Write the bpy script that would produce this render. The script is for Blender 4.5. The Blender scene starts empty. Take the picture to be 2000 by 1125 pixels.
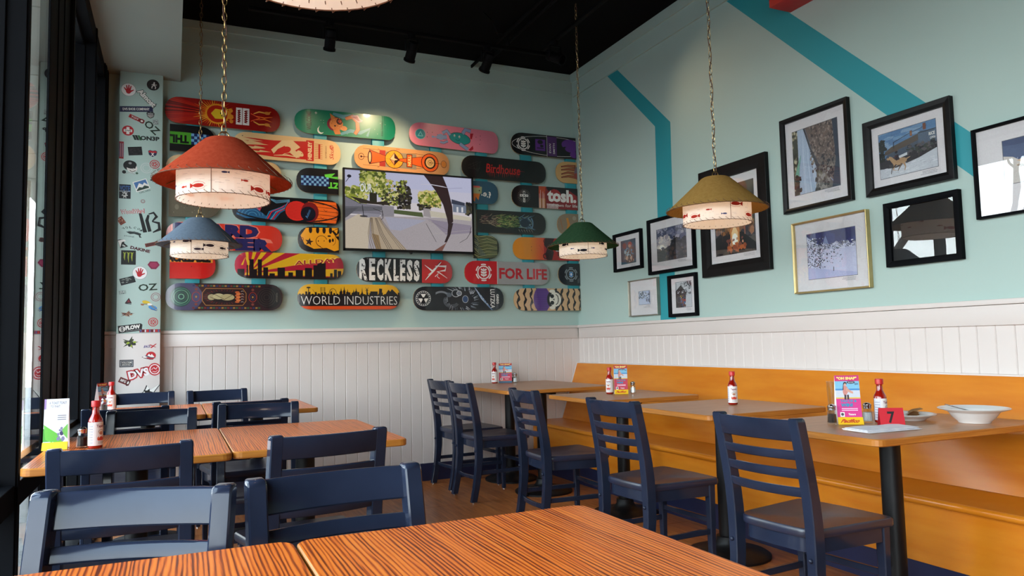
import bpy, bmesh, math, random
import numpy as np
from mathutils import Vector, Matrix
from mathutils.geometry import tessellate_polygon
random.seed(7)
C = bpy.context.scene.collection
SC = bpy.context.scene
PI = math.pi

def lin(c):
    out = []
    for v in c[:3]:
        v = v / 255.0
        out.append(v / 12.92 if v <= 0.04045 else ((v + 0.055) / 1.055) ** 2.4)
    return tuple(out) + (1.0,)

# ---------------------------------------------------------------- camera
cam_d = bpy.data.cameras.new('camera')
cam = bpy.data.objects.new('camera', cam_d)
C.objects.link(cam)
SC.camera = cam
cam_d.sensor_width = 36.0
cam_d.lens = 36.0 * 1451.2 / 2000.0
cam_d.clip_start = 0.05
cam_d.clip_end = 200
yaw, pitch, roll = math.radians(24.5635), math.radians(4.1811), math.radians(-1.3428)
fwd = Vector((math.sin(yaw) * math.cos(pitch), math.cos(yaw) * math.cos(pitch), math.sin(pitch)))
rgt = Vector((math.cos(yaw), -math.sin(yaw), 0))
upv = rgt.cross(fwd)
r2 = rgt * math.cos(roll) + upv * math.sin(roll)
u2 = -rgt * math.sin(roll) + upv * math.cos(roll)
M = Matrix((r2, u2, -fwd)).transposed().to_4x4()
M.translation = Vector((0, 0, 1.12))
cam.matrix_world = M

# ---------------------------------------------------------------- colour management, world, lights
SC.view_settings.view_transform = 'Standard'
SC.view_settings.look = 'None'
SC.view_settings.gamma = 1.0
SC.view_settings.use_curve_mapping = False
EXPO = 0.0
SC.view_settings.exposure = EXPO
SC.cycles.use_denoising = True
SC.cycles.max_bounces = 8
SC.cycles.diffuse_bounces = 5
SC.cycles.glossy_bounces = 4
SC.cycles.transparent_max_bounces = 12
SC.cycles.sample_clamp_indirect = 6.0
SC.cycles.caustics_reflective = False
SC.cycles.caustics_refractive = False

w = bpy.data.worlds.new('sky')
SC.world = w
w.use_nodes = True
nt = w.node_tree
for n in list(nt.nodes):
    nt.nodes.remove(n)
wo = nt.nodes.new('ShaderNodeOutputWorld')
bg = nt.nodes.new('ShaderNodeBackground')
tc = nt.nodes.new('ShaderNodeTexCoord')
sx = nt.nodes.new('ShaderNodeSeparateXYZ')
rp = nt.nodes.new('ShaderNodeValToRGB')
nt.links.new(tc.outputs['Generated'], sx.inputs[0])
nt.links.new(sx.outputs['Z'], rp.inputs[0])
rp.color_ramp.elements[0].position = 0.0
rp.color_ramp.elements[0].color = (0.96, 0.98, 1.0, 1)
rp.color_ramp.elements[1].position = 0.7
rp.color_ramp.elements[1].color = (0.62, 0.78, 0.98, 1)
nt.links.new(rp.outputs[0], bg.inputs[0])
bg.inputs[1].default_value = 14.8
nt.links.new(bg.outputs[0], wo.inputs[0])

def area(name, loc, rot, sx_, sy_, power, col, portal=False):
    l = bpy.data.lights.new(name, 'AREA')
    l.shape = 'RECTANGLE'; l.size = sx_; l.size_y = sy_; l.energy = power; l.color = col
    o = bpy.data.objects.new(name, l); C.objects.link(o)
    o.location = loc; o.rotation_euler = rot
    if portal:
        l.cycles.is_portal = True
    return o
# light portal over the window wall: only guides the sampling of the sky
area('window_portal', (-0.66, 1.2, 1.6), (0, -PI / 2, 0), 3.0, 9.6, 1, (1, 1, 1), True)

def spot(name, loc, target, power, size, blend, col):
    l = bpy.data.lights.new(name, 'SPOT')
    l.energy = power; l.spot_size = math.radians(size); l.spot_blend = blend; l.color = col
    l.shadow_soft_size = 0.03
    o = bpy.data.objects.new(name, l); C.objects.link(o)
    o.location = loc
    o.rotation_euler = (Vector(target) - Vector(loc)).to_track_quat('-Z', 'Y').to_euler()
    return o
TRACK = [((1.00, 5.20, 3.30), (1.02, 5.97, 2.25), 22), ((1.60, 5.20, 3.30), (1.52, 5.97, 2.45), 62),
         ((2.21, 5.20, 3.30), (2.1, 5.97, 2.4), 8), ((2.66, 4.92, 3.30), (3.4, 3.6, 2.5), 12)]
for i, (a, b, e) in enumerate(TRACK):
    dv = (Vector(b) - Vector(a)).normalized()
    spot('track_beam', tuple(Vector(a) + dv * 0.085), b, e, 74, 1.0, (1.0, 0.74, 0.46))

# ---------------------------------------------------------------- helpers
def tag(o, label=None, cat=None, group=None, kind=None):
    if label: o['label'] = label
    if cat: o['category'] = cat
    if group: o['group'] = group
    if kind: o['kind'] = kind
    return o

def link(name, me, mats, parent=None, loc=None, rot=None):
    o = bpy.data.objects.new(name, me)
    C.objects.link(o)
    if mats is not None and len(me.materials) == 0:
        for m in (mats if isinstance(mats, (list, tuple)) else [mats]):
            me.materials.append(m)
    if parent is not None: o.parent = parent
    if loc is not None: o.location = loc
    if rot is not None: o.rotation_euler = rot
    return o

def bmo(name, bm, mats, parent=None, smooth=False, loc=None, rot=None):
    me = bpy.data.meshes.new(name)
    bmesh.ops.recalc_face_normals(bm, faces=bm.faces)
    bm.to_mesh(me); bm.free()
    if smooth:
        me.polygons.foreach_set('use_smooth', [True] * len(me.polygons))
        try: me.set_sharp_from_angle(angle=math.radians(40))
        except Exception: pass
    return link(name, me, mats, parent, loc, rot)

def empty(name, loc=(0, 0, 0), rz=0.0):
    o = bpy.data.objects.new(name, None)
    o.empty_display_size = 0.1
    C.objects.link(o); o.location = loc; o.rotation_euler = (0, 0, rz)
    return o

def copy_tree(o, parent=None):
    c = o.copy(); C.objects.link(c)
    c.parent = parent
    for ch in list(o.children):
        copy_tree(ch, c)
    return c

def box(bm, x0, x1, y0, y1, z0, z1, bev=0.0, mi=0, rot=None, piv=None):
    r = bmesh.ops.create_cube(bm, size=1.0)
    vs = r['verts']
    bmesh.ops.scale(bm, verts=vs, vec=(x1 - x0, y1 - y0, z1 - z0))
    bmesh.ops.translate(bm, verts=vs, vec=((x0 + x1) / 2, (y0 + y1) / 2, (z0 + z1) / 2))
    fs = set(f for v in vs for f in v.link_faces)
    for f in fs: f.material_index = mi
    if bev > 0:
        es = list(set(e for v in vs for e in v.link_edges))
        rr = bmesh.ops.bevel(bm, geom=es, offset=bev, segments=2, profile=0.5, affect='EDGES')
        vs = list(set(v for f in rr['faces'] for v in f.verts))
    if rot is not None:
        bmesh.ops.rotate(bm, verts=vs, cent=piv or ((x0 + x1) / 2, (y0 + y1) / 2, (z0 + z1) / 2), matrix=rot)
    return vs

def B(name, dims, mat, parent=None, bev=0.0, smooth=False):
    bm = bmesh.new(); box(bm, *dims, bev=bev)
    return bmo(name, bm, mat, parent, smooth=smooth or bev > 0)

def tube(bm, pts, r, n=8, caps=True, mi=0):
    pts = [Vector(p) for p in pts]
    rs = r if isinstance(r, (list, tuple)) else [r] * len(pts)
    rings = []
    prev = None
    for i, p in enumerate(pts):
        if i == 0: t = pts[1] - pts[0]
        elif i == len(pts) - 1: t = pts[-1] - pts[-2]
        else: t = pts[i + 1] - pts[i - 1]
        t.normalize()
        if prev is None:
            a = Vector((0, 0, 1)) if abs(t.z) < 0.9 else Vector((1, 0, 0))
            x = t.cross(a).normalized()
        else:
            x = (prev - t * prev.dot(t)).normalized()
        prev = x
        y = t.cross(x)
        rings.append([bm.verts.new(p + (x * math.cos(2 * PI * k / n) + y * math.sin(2 * PI * k / n)) * rs[i]) for k in range(n)])
    for a, b in zip(rings, rings[1:]):
        for k in range(n):
            bm.faces.new((a[k], a[(k + 1) % n], b[(k + 1) % n], b[k])).material_index = mi
    if caps:
        bm.faces.new(rings[0][::-1]).material_index = mi
        bm.faces.new(rings[-1]).material_index = mi

def lathe(bm, prof, n=24, cx=0, cy=0, mi=0, close=False):
    rings = []
    for (r, z) in prof:
        if r < 1e-5:
            rings.append([bm.verts.new((cx, cy, z))])
        else:
            rings.append([bm.verts.new((cx + r * math.cos(2 * PI * k / n), cy + r * math.sin(2 * PI * k / n), z)) for k in range(n)])
    for a, b in zip(rings, rings[1:]):
        for k in range(n):
            k2 = (k + 1) % n
            if len(a) == 1 and len(b) == 1: continue
            if len(a) == 1: f = bm.faces.new((a[0], b[k], b[k2]))
            elif len(b) == 1: f = bm.faces.new((a[k], b[0], a[k2]))
            else: f = bm.faces.new((a[k], b[k], b[k2], a[k2]))
            f.material_index = mi

def sweep(bm, secs, mi=0):
    """secs: list of rings (each list of Vectors, same length)"""
    rings = [[bm.verts.new(p) for p in s] for s in secs]
    n = len(rings[0])
    for a, b in zip(rings, rings[1:]):
        for k in range(n):
            bm.faces.new((a[k], a[(k + 1) % n], b[(k + 1) % n], b[k])).material_index = mi
    bm.faces.new(rings[0][::-1]); bm.faces.new(rings[-1])

def rrect(hx, hy, c):
    """chamfered rectangle section corner list"""
    return [(-hx + c, -hy), (hx - c, -hy), (hx, -hy + c), (hx, hy - c), (hx - c, hy), (-hx + c, hy), (-hx, hy - c), (-hx, -hy + c)]

# ---------------------------------------------------------------- materials
MATS = {}
def mat(name, col, rough=0.5, metal=0.0, spec=0.5, coat=0.0, build=None, srgb=True):
    m = bpy.data.materials.new(name); m.use_nodes = True
    b = m.node_tree.nodes['Principled BSDF']
    b.inputs['Base Color'].default_value = lin(col) if srgb else tuple(col) + (1,)
    b.inputs['Roughness'].default_value = rough
    b.inputs['Metallic'].default_value = metal
    b.inputs['Specular IOR Level'].default_value = spec
    b.inputs['Coat Weight'].default_value = coat
    b.inputs['Coat Roughness'].default_value = 0.08
    if build: build(m.node_tree, b)
    MATS[name] = m
    return m

def _pos(t, scale=(1, 1, 1), rot=(0, 0, 0)):
    g = t.nodes.new('ShaderNodeNewGeometry')
    mp = t.nodes.new('ShaderNodeMapping')
    mp.inputs['Scale'].default_value = scale
    mp.inputs['Rotation'].default_value = rot
    t.links.new(g.outputs['Position'], mp.inputs['Vector'])
    return mp.outputs['Vector']

def _noise(t, vec, scale=5, detail=3, rough=0.5, dist=0.0):
    n = t.nodes.new('ShaderNodeTexNoise')
    n.inputs['Scale'].default_value = scale; n.inputs['Detail'].default_value = detail
    n.inputs['Roughness'].default_value = rough; n.inputs['Distortion'].default_value = dist
    t.links.new(vec, n.inputs['Vector'])
    return n.outputs['Fac']

def _ramp(t, fac, stops):
    r = t.nodes.new('ShaderNodeValToRGB')
    el = r.color_ramp.elements
    el[0].position = stops[0][0]; el[0].color = lin(stops[0][1])
    el[1].position = stops[-1][0]; el[1].color = lin(stops[-1][1])
    for p, c in stops[1:-1]:
        e = el.new(p); e.color = lin(c)
    t.links.new(fac, r.inputs[0])
    return r.outputs[0]

def _bump(t, b, fac, strength=0.1, dist=0.01):
    bp = t.nodes.new('ShaderNodeBump')
    bp.inputs['Strength'].default_value = strength; bp.inputs['Distance'].default_value = dist
    t.links.new(fac, bp.inputs['Height']); t.links.new(bp.outputs[0], b.inputs['Normal'])

def vary(c1, c2, scale=3.0, stretch=(1, 1, 1), bump=0.0, detail=3):
    def f(t, b):
        n = _noise(t, _pos(t, stretch), scale, detail)
        t.links.new(_ramp(t, n, [(0.3, c1), (0.7, c2)]), b.inputs['Base Color'])
        if bump: _bump(t, b, n, bump, 0.002)
    return f

def paintlike(c1, c2):
    def f(t, b):
        n = _noise(t, _pos(t), 1.3, 2)
        t.links.new(_ramp(t, n, [(0.25, c1), (0.75, c2)]), b.inputs['Base Color'])
        n2 = _noise(t, _pos(t), 320, 2)
        _bump(t, b, n2, 0.12, 0.001)
    return f

mat('wall_mint', (170, 191, 184), 0.6, build=paintlike((168, 190, 183), (172, 193, 186)))
mat('wall_brown', (70, 52, 42), 0.7, build=paintlike((66, 49, 40), (74, 56, 46)))
mat('teal_paint', (38, 146, 156), 0.55, build=paintlike((36, 143, 153), (40, 149, 159)))
mat('white_trim', (212, 202, 197), 0.45, build=paintlike((209, 199, 194), (215, 205, 200)))
mat('black_ceiling', (6, 6, 7), 0.9, spec=0.1)
mat('soffit_paint', (150, 160, 152), 0.7, build=paintlike((148, 158, 150), (152, 162, 154)))
mat('navy_base', (20, 26, 58), 0.5, build=vary((18, 23, 54), (24, 30, 64), 4))
mat('red_paint', (190, 20, 16), 0.5, build=vary((186, 18, 14), (194, 22, 18), 2))
mat('dark_frame', (14, 14, 18), 0.6, spec=0.04, build=vary((12, 13, 16), (18, 19, 22), 6, (1, 1, .2)))
mat('matte_black', (7, 7, 9), 0.7, spec=0.1, build=vary((6, 6, 8), (10, 10, 12), 20))
mat('black_metal', (10, 10, 12), 0.45, spec=0.3, build=vary((8, 8, 10), (14, 14, 16), 20))
mat('black_wood', (12, 11, 12), 0.35, spec=0.15, build=vary((11, 10, 11), (19, 18, 19), 12, (1, 1, 6)))
mat('gold_frame', (186, 164, 110), 0.35, metal=0.6, build=vary((180, 158, 104), (196, 174, 122), 12))
mat('silver_frame', (150, 145, 130), 0.4, metal=0.5, build=vary((142, 138, 124), (158, 152, 138), 12))
mat('chrome', (200, 200, 205), 0.18, metal=1.0)
mat('chain_brass', (150, 118, 72), 0.3, metal=1.0, build=vary((120, 92, 55), (170, 140, 90), 40))
mat('lacing', (92, 62, 44), 0.7, build=vary((80, 52, 36), (120, 84, 60), 60))
mat('cord', (84, 50, 36), 0.6, build=vary((74, 44, 30), (96, 58, 42), 80))

def fl(t, b):
    v = _pos(t, (22, 1.6, 1))
    n1 = _noise(t, v, 2.2, 6, 0.65, 0.4)
    n2 = _noise(t, _pos(t, (1, 1, 1)), 1.6, 3)
    c = _ramp(t, n1, [(0.28, (128, 72, 34)), (0.5, (178, 108, 56)), (0.74, (204, 134, 76))])
    mx = t.nodes.new('ShaderNodeMixRGB'); mx.blend_type = 'MULTIPLY'; mx.inputs[0].default_value = 0.6
    t.links.new(c, mx.inputs[1])
    t.links.new(_ramp(t, n2, [(0.3, (214, 204, 194)), (0.7, (255, 252, 250))]), mx.inputs[2])
    vr = t.nodes.new('ShaderNodeTexVoronoi'); vr.inputs['Scale'].default_value = 14
    t.links.new(_pos(t, (1, 1, 1)), vr.inputs['Vector'])
    mx2 = t.nodes.new('ShaderNodeMixRGB'); mx2.blend_type = 'MULTIPLY'; mx2.inputs[0].default_value = 0.8
    t.links.new(mx.outputs[0], mx2.inputs[1])
    t.links.new(_ramp(t, vr.outputs['Distance'], [(0.02, (90, 56, 36)), (0.06, (255, 255, 255))]), mx2.inputs[2])
    t.links.new(mx2.outputs[0], b.inputs['Base Color'])
    _bump(t, b, n1, 0.08, 0.002)
mat('floor_ply', (140, 84, 44), 0.33, build=fl)

def zebra(t, b):
    def M_(op, a, c=None, d=None):
        n = t.nodes.new('ShaderNodeMath'); n.operation = op
        for k, v in enumerate((a, c, d)):
            if v is None: continue
            if isinstance(v, (int, float)): n.inputs[k].default_value = v
            else: t.links.new(v, n.inputs[k])
        return n.outputs[0]
    g = t.nodes.new('ShaderNodeNewGeometry')
    s = t.nodes.new('ShaderNodeSeparateXYZ'); t.links.new(g.outputs['Position'], s.inputs[0])
    d1 = _noise(t, _pos(t, (9, 0.9, 1)), 1.4, 3, .55)
    d2 = _noise(t, _pos(t, (55, 2.2, 1)), 1.6, 3, .6)
    ph = M_('ADD', M_('MULTIPLY', s.outputs['X'], 2 * PI / 0.0085), M_('ADD', M_('MULTIPLY', d1, 26.0), M_('MULTIPLY', d2, 6.5)))
    sn = M_('MULTIPLY_ADD', M_('SINE', ph), 0.5, 0.5)
    d3 = _noise(t, _pos(t, (85, 0.7, 1)), 1.5, 3, .65)
    fac = M_('ADD', M_('MULTIPLY', sn, 0.50), M_('MULTIPLY_ADD', d3, 1.1, -0.28))
    fine = _noise(t, _pos(t, (420, 6, 1)), 1.5, 3, .6)
    fac = M_('ADD', fac, M_('MULTIPLY', M_('SUBTRACT', fine, 0.5), 0.28))
    t.links.new(_ramp(t, fac, [(0.20, (98, 34, 8)), (0.36, (166, 68, 18)), (0.52, (212, 100, 28)), (0.86, (230, 126, 42))]), b.inputs['Base Color'])
mat('zebrawood', (200, 100, 40), 0.3, spec=0.6, build=zebra)
mat('oak_laminate', (190, 128, 78), 0.34, spec=0.5, build=vary((166, 112, 72), (190, 138, 98), 3.0, (1.2, 26, 1), detail=5))
mat('amber_edge', (176, 108, 36), 0.4, build=vary((160, 94, 28), (192, 124, 48), 6, (1, 1, 30)))
mat('birch_amber', (200, 118, 28), 0.25, spec=0.5, build=vary((192, 108, 18), (207, 128, 34), 2.2, (1, 1, 7), detail=5))

def navy(t, b):
    n = _noise(t, _pos(t, (1, 1, 1)), 6, 4)
    t.links.new(_ramp(t, n, [(0.3, (29, 35, 51)), (0.7, (37, 44, 62))]), b.inputs['Base Color'])
    n3 = _noise(t, _pos(t), 30, 3)
    t.links.new(_ramp(t, n3, [(0.3, (80, 80, 80)), (0.7, (105, 105, 105))]), b.inputs['Roughness'])
mat('navy_paint', (42, 56, 92), 0.32, spec=0.26, build=navy)
mat('navy_seat', (38, 42, 60), 0.28, build=vary((44, 42, 50), (34, 42, 66), 5))
mat('porcelain', (214, 212, 210), 0.15, build=vary((210, 208, 206), (218, 216, 214), 5))
mat('paper_white', (226, 226, 232), 0.8, build=vary((216, 216, 226), (236, 236, 240), 30))
mat('hot_sauce', (142, 14, 6), 0.08, coat=0.6, build=vary((120, 10, 4), (158, 20, 8), 25))
mat('red_cap', (190, 22, 24), 0.4, build=vary((182, 18, 20), (198, 28, 30), 25))
mat('pepper', (40, 26, 22), 0.8, build=vary((26, 18, 16), (70, 50, 40), 260))
mat('salt', (228, 228, 230), 0.8, build=vary((220, 220, 224), (238, 238, 240), 260))
mat('food_tan', (196, 150, 96), 0.6, build=vary((176, 128, 76), (212, 168, 112), 30))
mat('food_green', (70, 84, 34), 0.6, build=vary((44, 66, 24), (110, 110, 48), 60))
mat('soup', (196, 178, 158), 0.4, build=vary((180, 160, 138), (206, 190, 172), 30))
mat('concrete', (110, 108, 104), 0.9, build=vary((100, 98, 94), (120, 118, 114), 2))
mat('siding', (176, 170, 160), 0.8, build=vary((168, 162, 152), (184, 178, 168), 3))
mat('bark', (70, 58, 48), 0.95, build=vary((56, 46, 38), (88, 74, 62), 20))
mat('asphalt', (90, 92, 96), 0.9, build=vary((80, 82, 86), (100, 102, 106), 2))
mat('brick_far', (140, 92, 74), 0.9, build=vary((126, 80, 64), (154, 104, 84), 3))
mat('far_glass', (40, 52, 64), 0.1, build=vary((36, 48, 60), (46, 58, 70), 2))
mat('evergreen', (46, 66, 40), 0.95, build=vary((34, 52, 28), (66, 86, 52), 9))
mat('deck_edge', (176, 142, 96), 0.5, build=vary((160, 124, 80), (188, 156, 110), 4, (1, 1, 90)))
mat('strip_teal', (44, 140, 150), 0.5, build=vary((42, 137, 147), (48, 144, 154), 5))

def printmat(name, rough=0.35, coat=0.0, emit=0.0, noise=0.0):
    m = bpy.data.materials.new(name); m.use_nodes = True
    t = m.node_tree; b = t.nodes['Principled BSDF']
    a = t.nodes.new('ShaderNodeAttribute'); a.attribute_name = 'Col'
    src = a.outputs['Color']
    if noise:
        n = _noise(t, _pos(t), 180, 3, 0.7)
        mx = t.nodes.new('ShaderNodeMixRGB'); mx.blend_type = 'OVERLAY'; mx.inputs[0].default_value = noise
        t.links.new(src, mx.inputs[1]); t.links.new(n, mx.inputs[2]); src = mx.outputs[0]
    b.inputs['Roughness'].default_value = rough
    b.inputs['Coat Weight'].default_value = coat
    b.inputs['Coat Roughness'].default_value = 0.06
    if emit:
        b.inputs['Base Color'].default_value = (0.004, 0.004, 0.004, 1)
        t.links.new(src, b.inputs['Emission Color'])
        b.inputs['Emission Strength'].default_value = emit
        b.inputs['Roughness'].default_value = 0.25
    else:
        t.links.new(src, b.inputs['Base Color'])
    MATS[name] = m
    return m
printmat('print_deck', 0.3, coat=0.5, noise=0.12)
printmat('print_sticker', 0.45)
printmat('print_card', 0.5, noise=0.1)
printmat('print_photo', 0.6, noise=0.35)
printmat('screen_image', emit=0.72, noise=0.3)

def glassy(name, tint=(1, 1, 1), rough=0.0, ior=1.5):
    m = bpy.data.materials.new(name); m.use_nodes = True
    t = m.node_tree
    for n in list(t.nodes): t.nodes.remove(n)
    o = t.nodes.new('ShaderNodeOutputMaterial'); mx = t.nodes.new('ShaderNodeMixShader')
    fr = t.nodes.new('ShaderNodeFresnel')
    gm = t.nodes.new('ShaderNodeNewGeometry'); mr = t.nodes.new('ShaderNodeMapRange')
    mr.inputs['To Min'].default_value = ior; mr.inputs['To Max'].default_value = 1.0 / ior
    t.links.new(gm.outputs['Backfacing'], mr.inputs['Value']); t.links.new(mr.outputs[0], fr.inputs[0])
    tr = t.nodes.new('ShaderNodeBsdfTransparent'); tr.inputs[0].default_value = tuple(tint) + (1,)
    gl = t.nodes.new('ShaderNodeBsdfGlossy'); gl.inputs['Roughness'].default_value = rough
    gl.inputs['Color'].default_value = (1, 1, 1, 1)
    t.links.new(fr.outputs[0], mx.inputs[0]); t.links.new(tr.outputs[0], mx.inputs[1]); t.links.new(gl.outputs[0], mx.inputs[2])
    t.links.new(mx.outputs[0], o.inputs[0])
    MATS[name] = m
    return m
glassy('window_glass', (0.93, 0.96, 0.95), 0.0, 1.5)
glassy('picture_glass', (0.97, 0.98, 0.98), 0.0, 1.45)
glassy('clear_glass', (0.92, 0.94, 0.94), 0.02, 1.5)

def shade_mat(name, col, trans=0.35, c2=None, attr=False):
    m = bpy.data.materials.new(name); m.use_nodes = True
    t = m.node_tree
    for n in list(t.nodes): t.nodes.remove(n)
    o = t.nodes.new('ShaderNodeOutputMaterial'); mx = t.nodes.new('ShaderNodeMixShader'); mx.inputs[0].default_value = trans
    d = t.nodes.new('ShaderNodeBsdfDiffuse'); tl = t.nodes.new('ShaderNodeBsdfTranslucent')
    if attr:
        a = t.nodes.new('ShaderNodeAttribute'); a.attribute_name = 'Col'; src = a.outputs['Color']
    else:
        src = _ramp(t, _noise(t, _pos(t), 60, 4, 0.7), [(0.3, col), (0.7, c2 or col)])
    t.links.new(src, d.inputs[0]); t.links.new(src, tl.inputs[0])
    t.links.new(d.outputs[0], mx.inputs[1]); t.links.new(tl.outputs[0], mx.inputs[2])
    t.links.new(mx.outputs[0], o.inputs[0])
    MATS[name] = m
    return m
shade_mat('shade_red', (158, 60, 38), 0.22, (174, 74, 50))
shade_mat('shade_blue', (92, 104, 118), 0.1, (106, 118, 132))
shade_mat('shade_green', (48, 76, 52), 0.06, (58, 88, 62))
shade_mat('shade_mustard', (164, 126, 66), 0.2, (180, 142, 80))
shade_mat('shade_print', (236, 226, 216), 0.45, attr=True)

# ---------------------------------------------------------------- flat artwork (prints) as layered coloured faces
_TC = {}
def glyphs(s, bold=0.0, spacing=1.0):
    k = (s, bold, spacing)
    if k in _TC: return _TC[k]
    cu = bpy.data.curves.new('txt', 'FONT'); cu.body = s; cu.size = 1.0; cu.offset = bold; cu.resolution_u = 2
    cu.space_character = spacing
    ob = bpy.data.objects.new('txt', cu); C.objects.link(ob)
    dg = bpy.context.evaluated_depsgraph_get()
    me = bpy.data.meshes.new_from_object(ob.evaluated_get(dg))
    me.calc_loop_triangles()
    v = [(p.co.x, p.co.y) for p in me.vertices]
    tr = [tuple(v[i] for i in lt.vertices) for lt in me.loop_triangles]
    bpy.data.objects.remove(ob); bpy.data.curves.remove(cu); bpy.data.meshes.remove(me)
    if not tr: tr = [((0, 0), (1, 0), (0, 1))]
    xs = [p[0] for t_ in tr for p in t_]; ys = [p[1] for t_ in tr for p in t_]
    x0, x1, y0, y1 = min(xs), max(xs), min(ys), max(ys)
    res = [tuple(((p[0] - x0) / (x1 - x0), (p[1] - y0) / (y1 - y0)) for p in t_) for t_ in tr]
    _TC[k] = res
    return res

def clip_half(poly, nx, ny, d):
    """keep nx*x+ny*y<=d"""
    out = []
    n = len(poly)
    for i in range(n):
        a = poly[i]; b = poly[(i + 1) % n]
        da = nx * a[0] + ny * a[1] - d; db = nx * b[0] + ny * b[1] - d
        if da <= 0: out.append(a)
        if (da < 0 < db) or (db < 0 < da):
            t_ = da / (da - db)
            out.append((a[0] + (b[0] - a[0]) * t_, a[1] + (b[1] - a[1]) * t_))
    return out

class Art:
    def __init__(s): s.f = []; s.L = 0
    def _t(s, p, col): s.f.append((list(p), lin(col), s.L))
    def tri(s, p, col): s.L += .12; s._t(p, col)
    def poly(s, pts, col, hold=False):
        s.L += .12 if hold else 1
        if len(pts) <= 4 and len(pts) != 4:
            s._t(pts, col); return
        tt = tessellate_polygon([[Vector((p[0], p[1], 0)) for p in pts]])
        for a in tt: s._t([pts[i] for i in a], col)
    def rect(s, x0, y0, x1, y1, col, rot=0, hold=False):
        p = [(x0, y0), (x1, y0), (x1, y1), (x0, y1)]
        if rot:
            cx, cy = (x0 + x1) / 2, (y0 + y1) / 2; c_, s_ = math.cos(rot), math.sin(rot)
            p = [(cx + (x - cx) * c_ - (y - cy) * s_, cy + (x - cx) * s_ + (y - cy) * c_) for x, y in p]
        s.L += .12 if hold else 1
        s._t([p[0], p[1], p[2]], col); s._t([p[0], p[2], p[3]], col)
    def ell(s, cx, cy, rx, ry, col, rot=0, n=20, hold=False):
        s.L += .12 if hold else 1
        c_, s_ = math.cos(rot), math.sin(rot)
        P = []
        for k in range(n):
            x = rx * math.cos(2 * PI * k / n); y = ry * math.sin(2 * PI * k / n)
            P.append((cx + x * c_ - y * s_, cy + x * s_ + y * c_))
        for k in range(1, n - 1): s._t([P[0], P[k], P[k + 1]], col)
    def arc(s, cx, cy, rx, ry, wd, col, a0=0, a1=360, n=24, hold=False):
        P = [(cx + rx * math.cos(math.radians(a0 + (a1 - a0) * k / n)), cy + ry * math.sin(math.radians(a0 + (a1 - a0) * k / n))) for k in range(n + 1)]
        s.line(P, wd, col, hold)
    def line(s, P, wd, col, hold=False):
        s.L += .12 if hold else 1
        N = len(P); Lf = []; Rt = []
        for i in range(N):
            a = P[max(0, i - 1)]; b = P[min(N - 1, i + 1)]
            dx, dy = b[0] - a[0], b[1] - a[1]; l = math.hypot(dx, dy) or 1
            w_ = (wd[i] if isinstance(wd, (list, tuple)) else wd) / 2
            nx, ny = -dy / l * w_, dx / l * w_
            Lf.append((P[i][0] + nx, P[i][1] + ny)); Rt.append((P[i][0] - nx, P[i][1] - ny))
        for i in range(N - 1):
            s._t([Lf[i], Rt[i], Rt[i + 1]], col); s._t([Lf[i], Rt[i + 1], Lf[i + 1]], col)
    def star(s, cx, cy, r, col, n=5, inner=0.42, rot=90, hold=False):
        P = []
        for k in range(2 * n):
            rr = r if k % 2 == 0 else r * inner
            a = math.radians(rot + 180 * k / n)
            P.append((cx + rr * math.cos(a), cy + rr * math.sin(a)))
        s.L += .12 if hold else 1
        for k in range(2 * n): s._t([(cx, cy), P[k], P[(k + 1) % (2 * n)]], col)
    def text(s, st, cx, cy, wd, ht, col, rot=0, bold=0.0, mirror=False, shear=0.0, spacing=1.0, hold=False):
        s.L += .12 if hold else 1
        c_, s_ = math.cos(rot), math.sin(rot)
        for t_ in glyphs(st, bold, spacing):
            q = []
            for (x, y) in t_:
                x = (x - 0.5) * wd; y = (y - 0.5) * ht
                if mirror: x = -x
                x += shear * y
                q.append((cx + x * c_ - y * s_, cy + x * s_ + y * c_))
            s._t(q, col)
    def blobs(s, n, x0, y0, x1, y1, r0, r1, cols, rnd, sides=6, sq=1.0):
        s.L += 1
        base = s.L
        for i in range(n):
            s.L = base + i * .09
            r = rnd.uniform(r0, r1)
            P = [(rnd.uniform(x0, x1), rnd.uniform(y0, y1))][0]
            a0 = rnd.uniform(0, PI)
            Q = []
            for k in range(sides):
                rr = r * rnd.uniform(0.6, 1.2)
                Q.append((P[0] + rr * math.cos(a0 + 2 * PI * k / sides), P[1] + rr * sq * math.sin(a0 + 2 * PI * k / sides)))
            c = rnd.choice(cols)
            for k in range(1, sides - 1): s._t([Q[0], Q[k], Q[k + 1]], c)
        s.L = base + n * .09
    def grass(s, n, x0, y0, x1, y1, ln, wd, ang, spread, cols, rnd):
        s.L += 1
        base = s.L
        for i in range(n):
            s.L = base + i * .09
            x, y = rnd.uniform(x0, x1), rnd.uniform(y0, y1); a = ang + rnd.uniform(-spread, spread); l = ln * rnd.uniform(.5, 1.3)
            s.line([(x, y), (x + l * .5 * math.cos(a) + wd, y + l * .5 * math.sin(a)), (x + l * math.cos(a), y + l * math.sin(a))], [wd, wd, wd * .3], rnd.choice(cols), hold=True)
        s.L = base + n * .09
    def clip(s, outline):
        """outline: convex CCW polygon"""
        hp = []
        n = len(outline)
        for i in range(n):
            a = outline[i]; b = outline[(i + 1) % n]
            nx, ny = b[1] - a[1], -(b[0] - a[0])
            l = math.hypot(nx, ny)
            if l < 1e-9: continue
            nx /= l; ny /= l
            hp.append((nx, ny, nx * a[0] + ny * a[1]))
        out = []
        for p, c, L in s.f:
            q = p
            for nx, ny, d in hp:
                if all(nx * v[0] + ny * v[1] <= d + 1e-9 for v in q): continue
                q = clip_half(q, nx, ny, d)
                if len(q) < 3: break
            if len(q) >= 3: out.append((q, c, L))
        s.f = out
        return s
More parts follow.
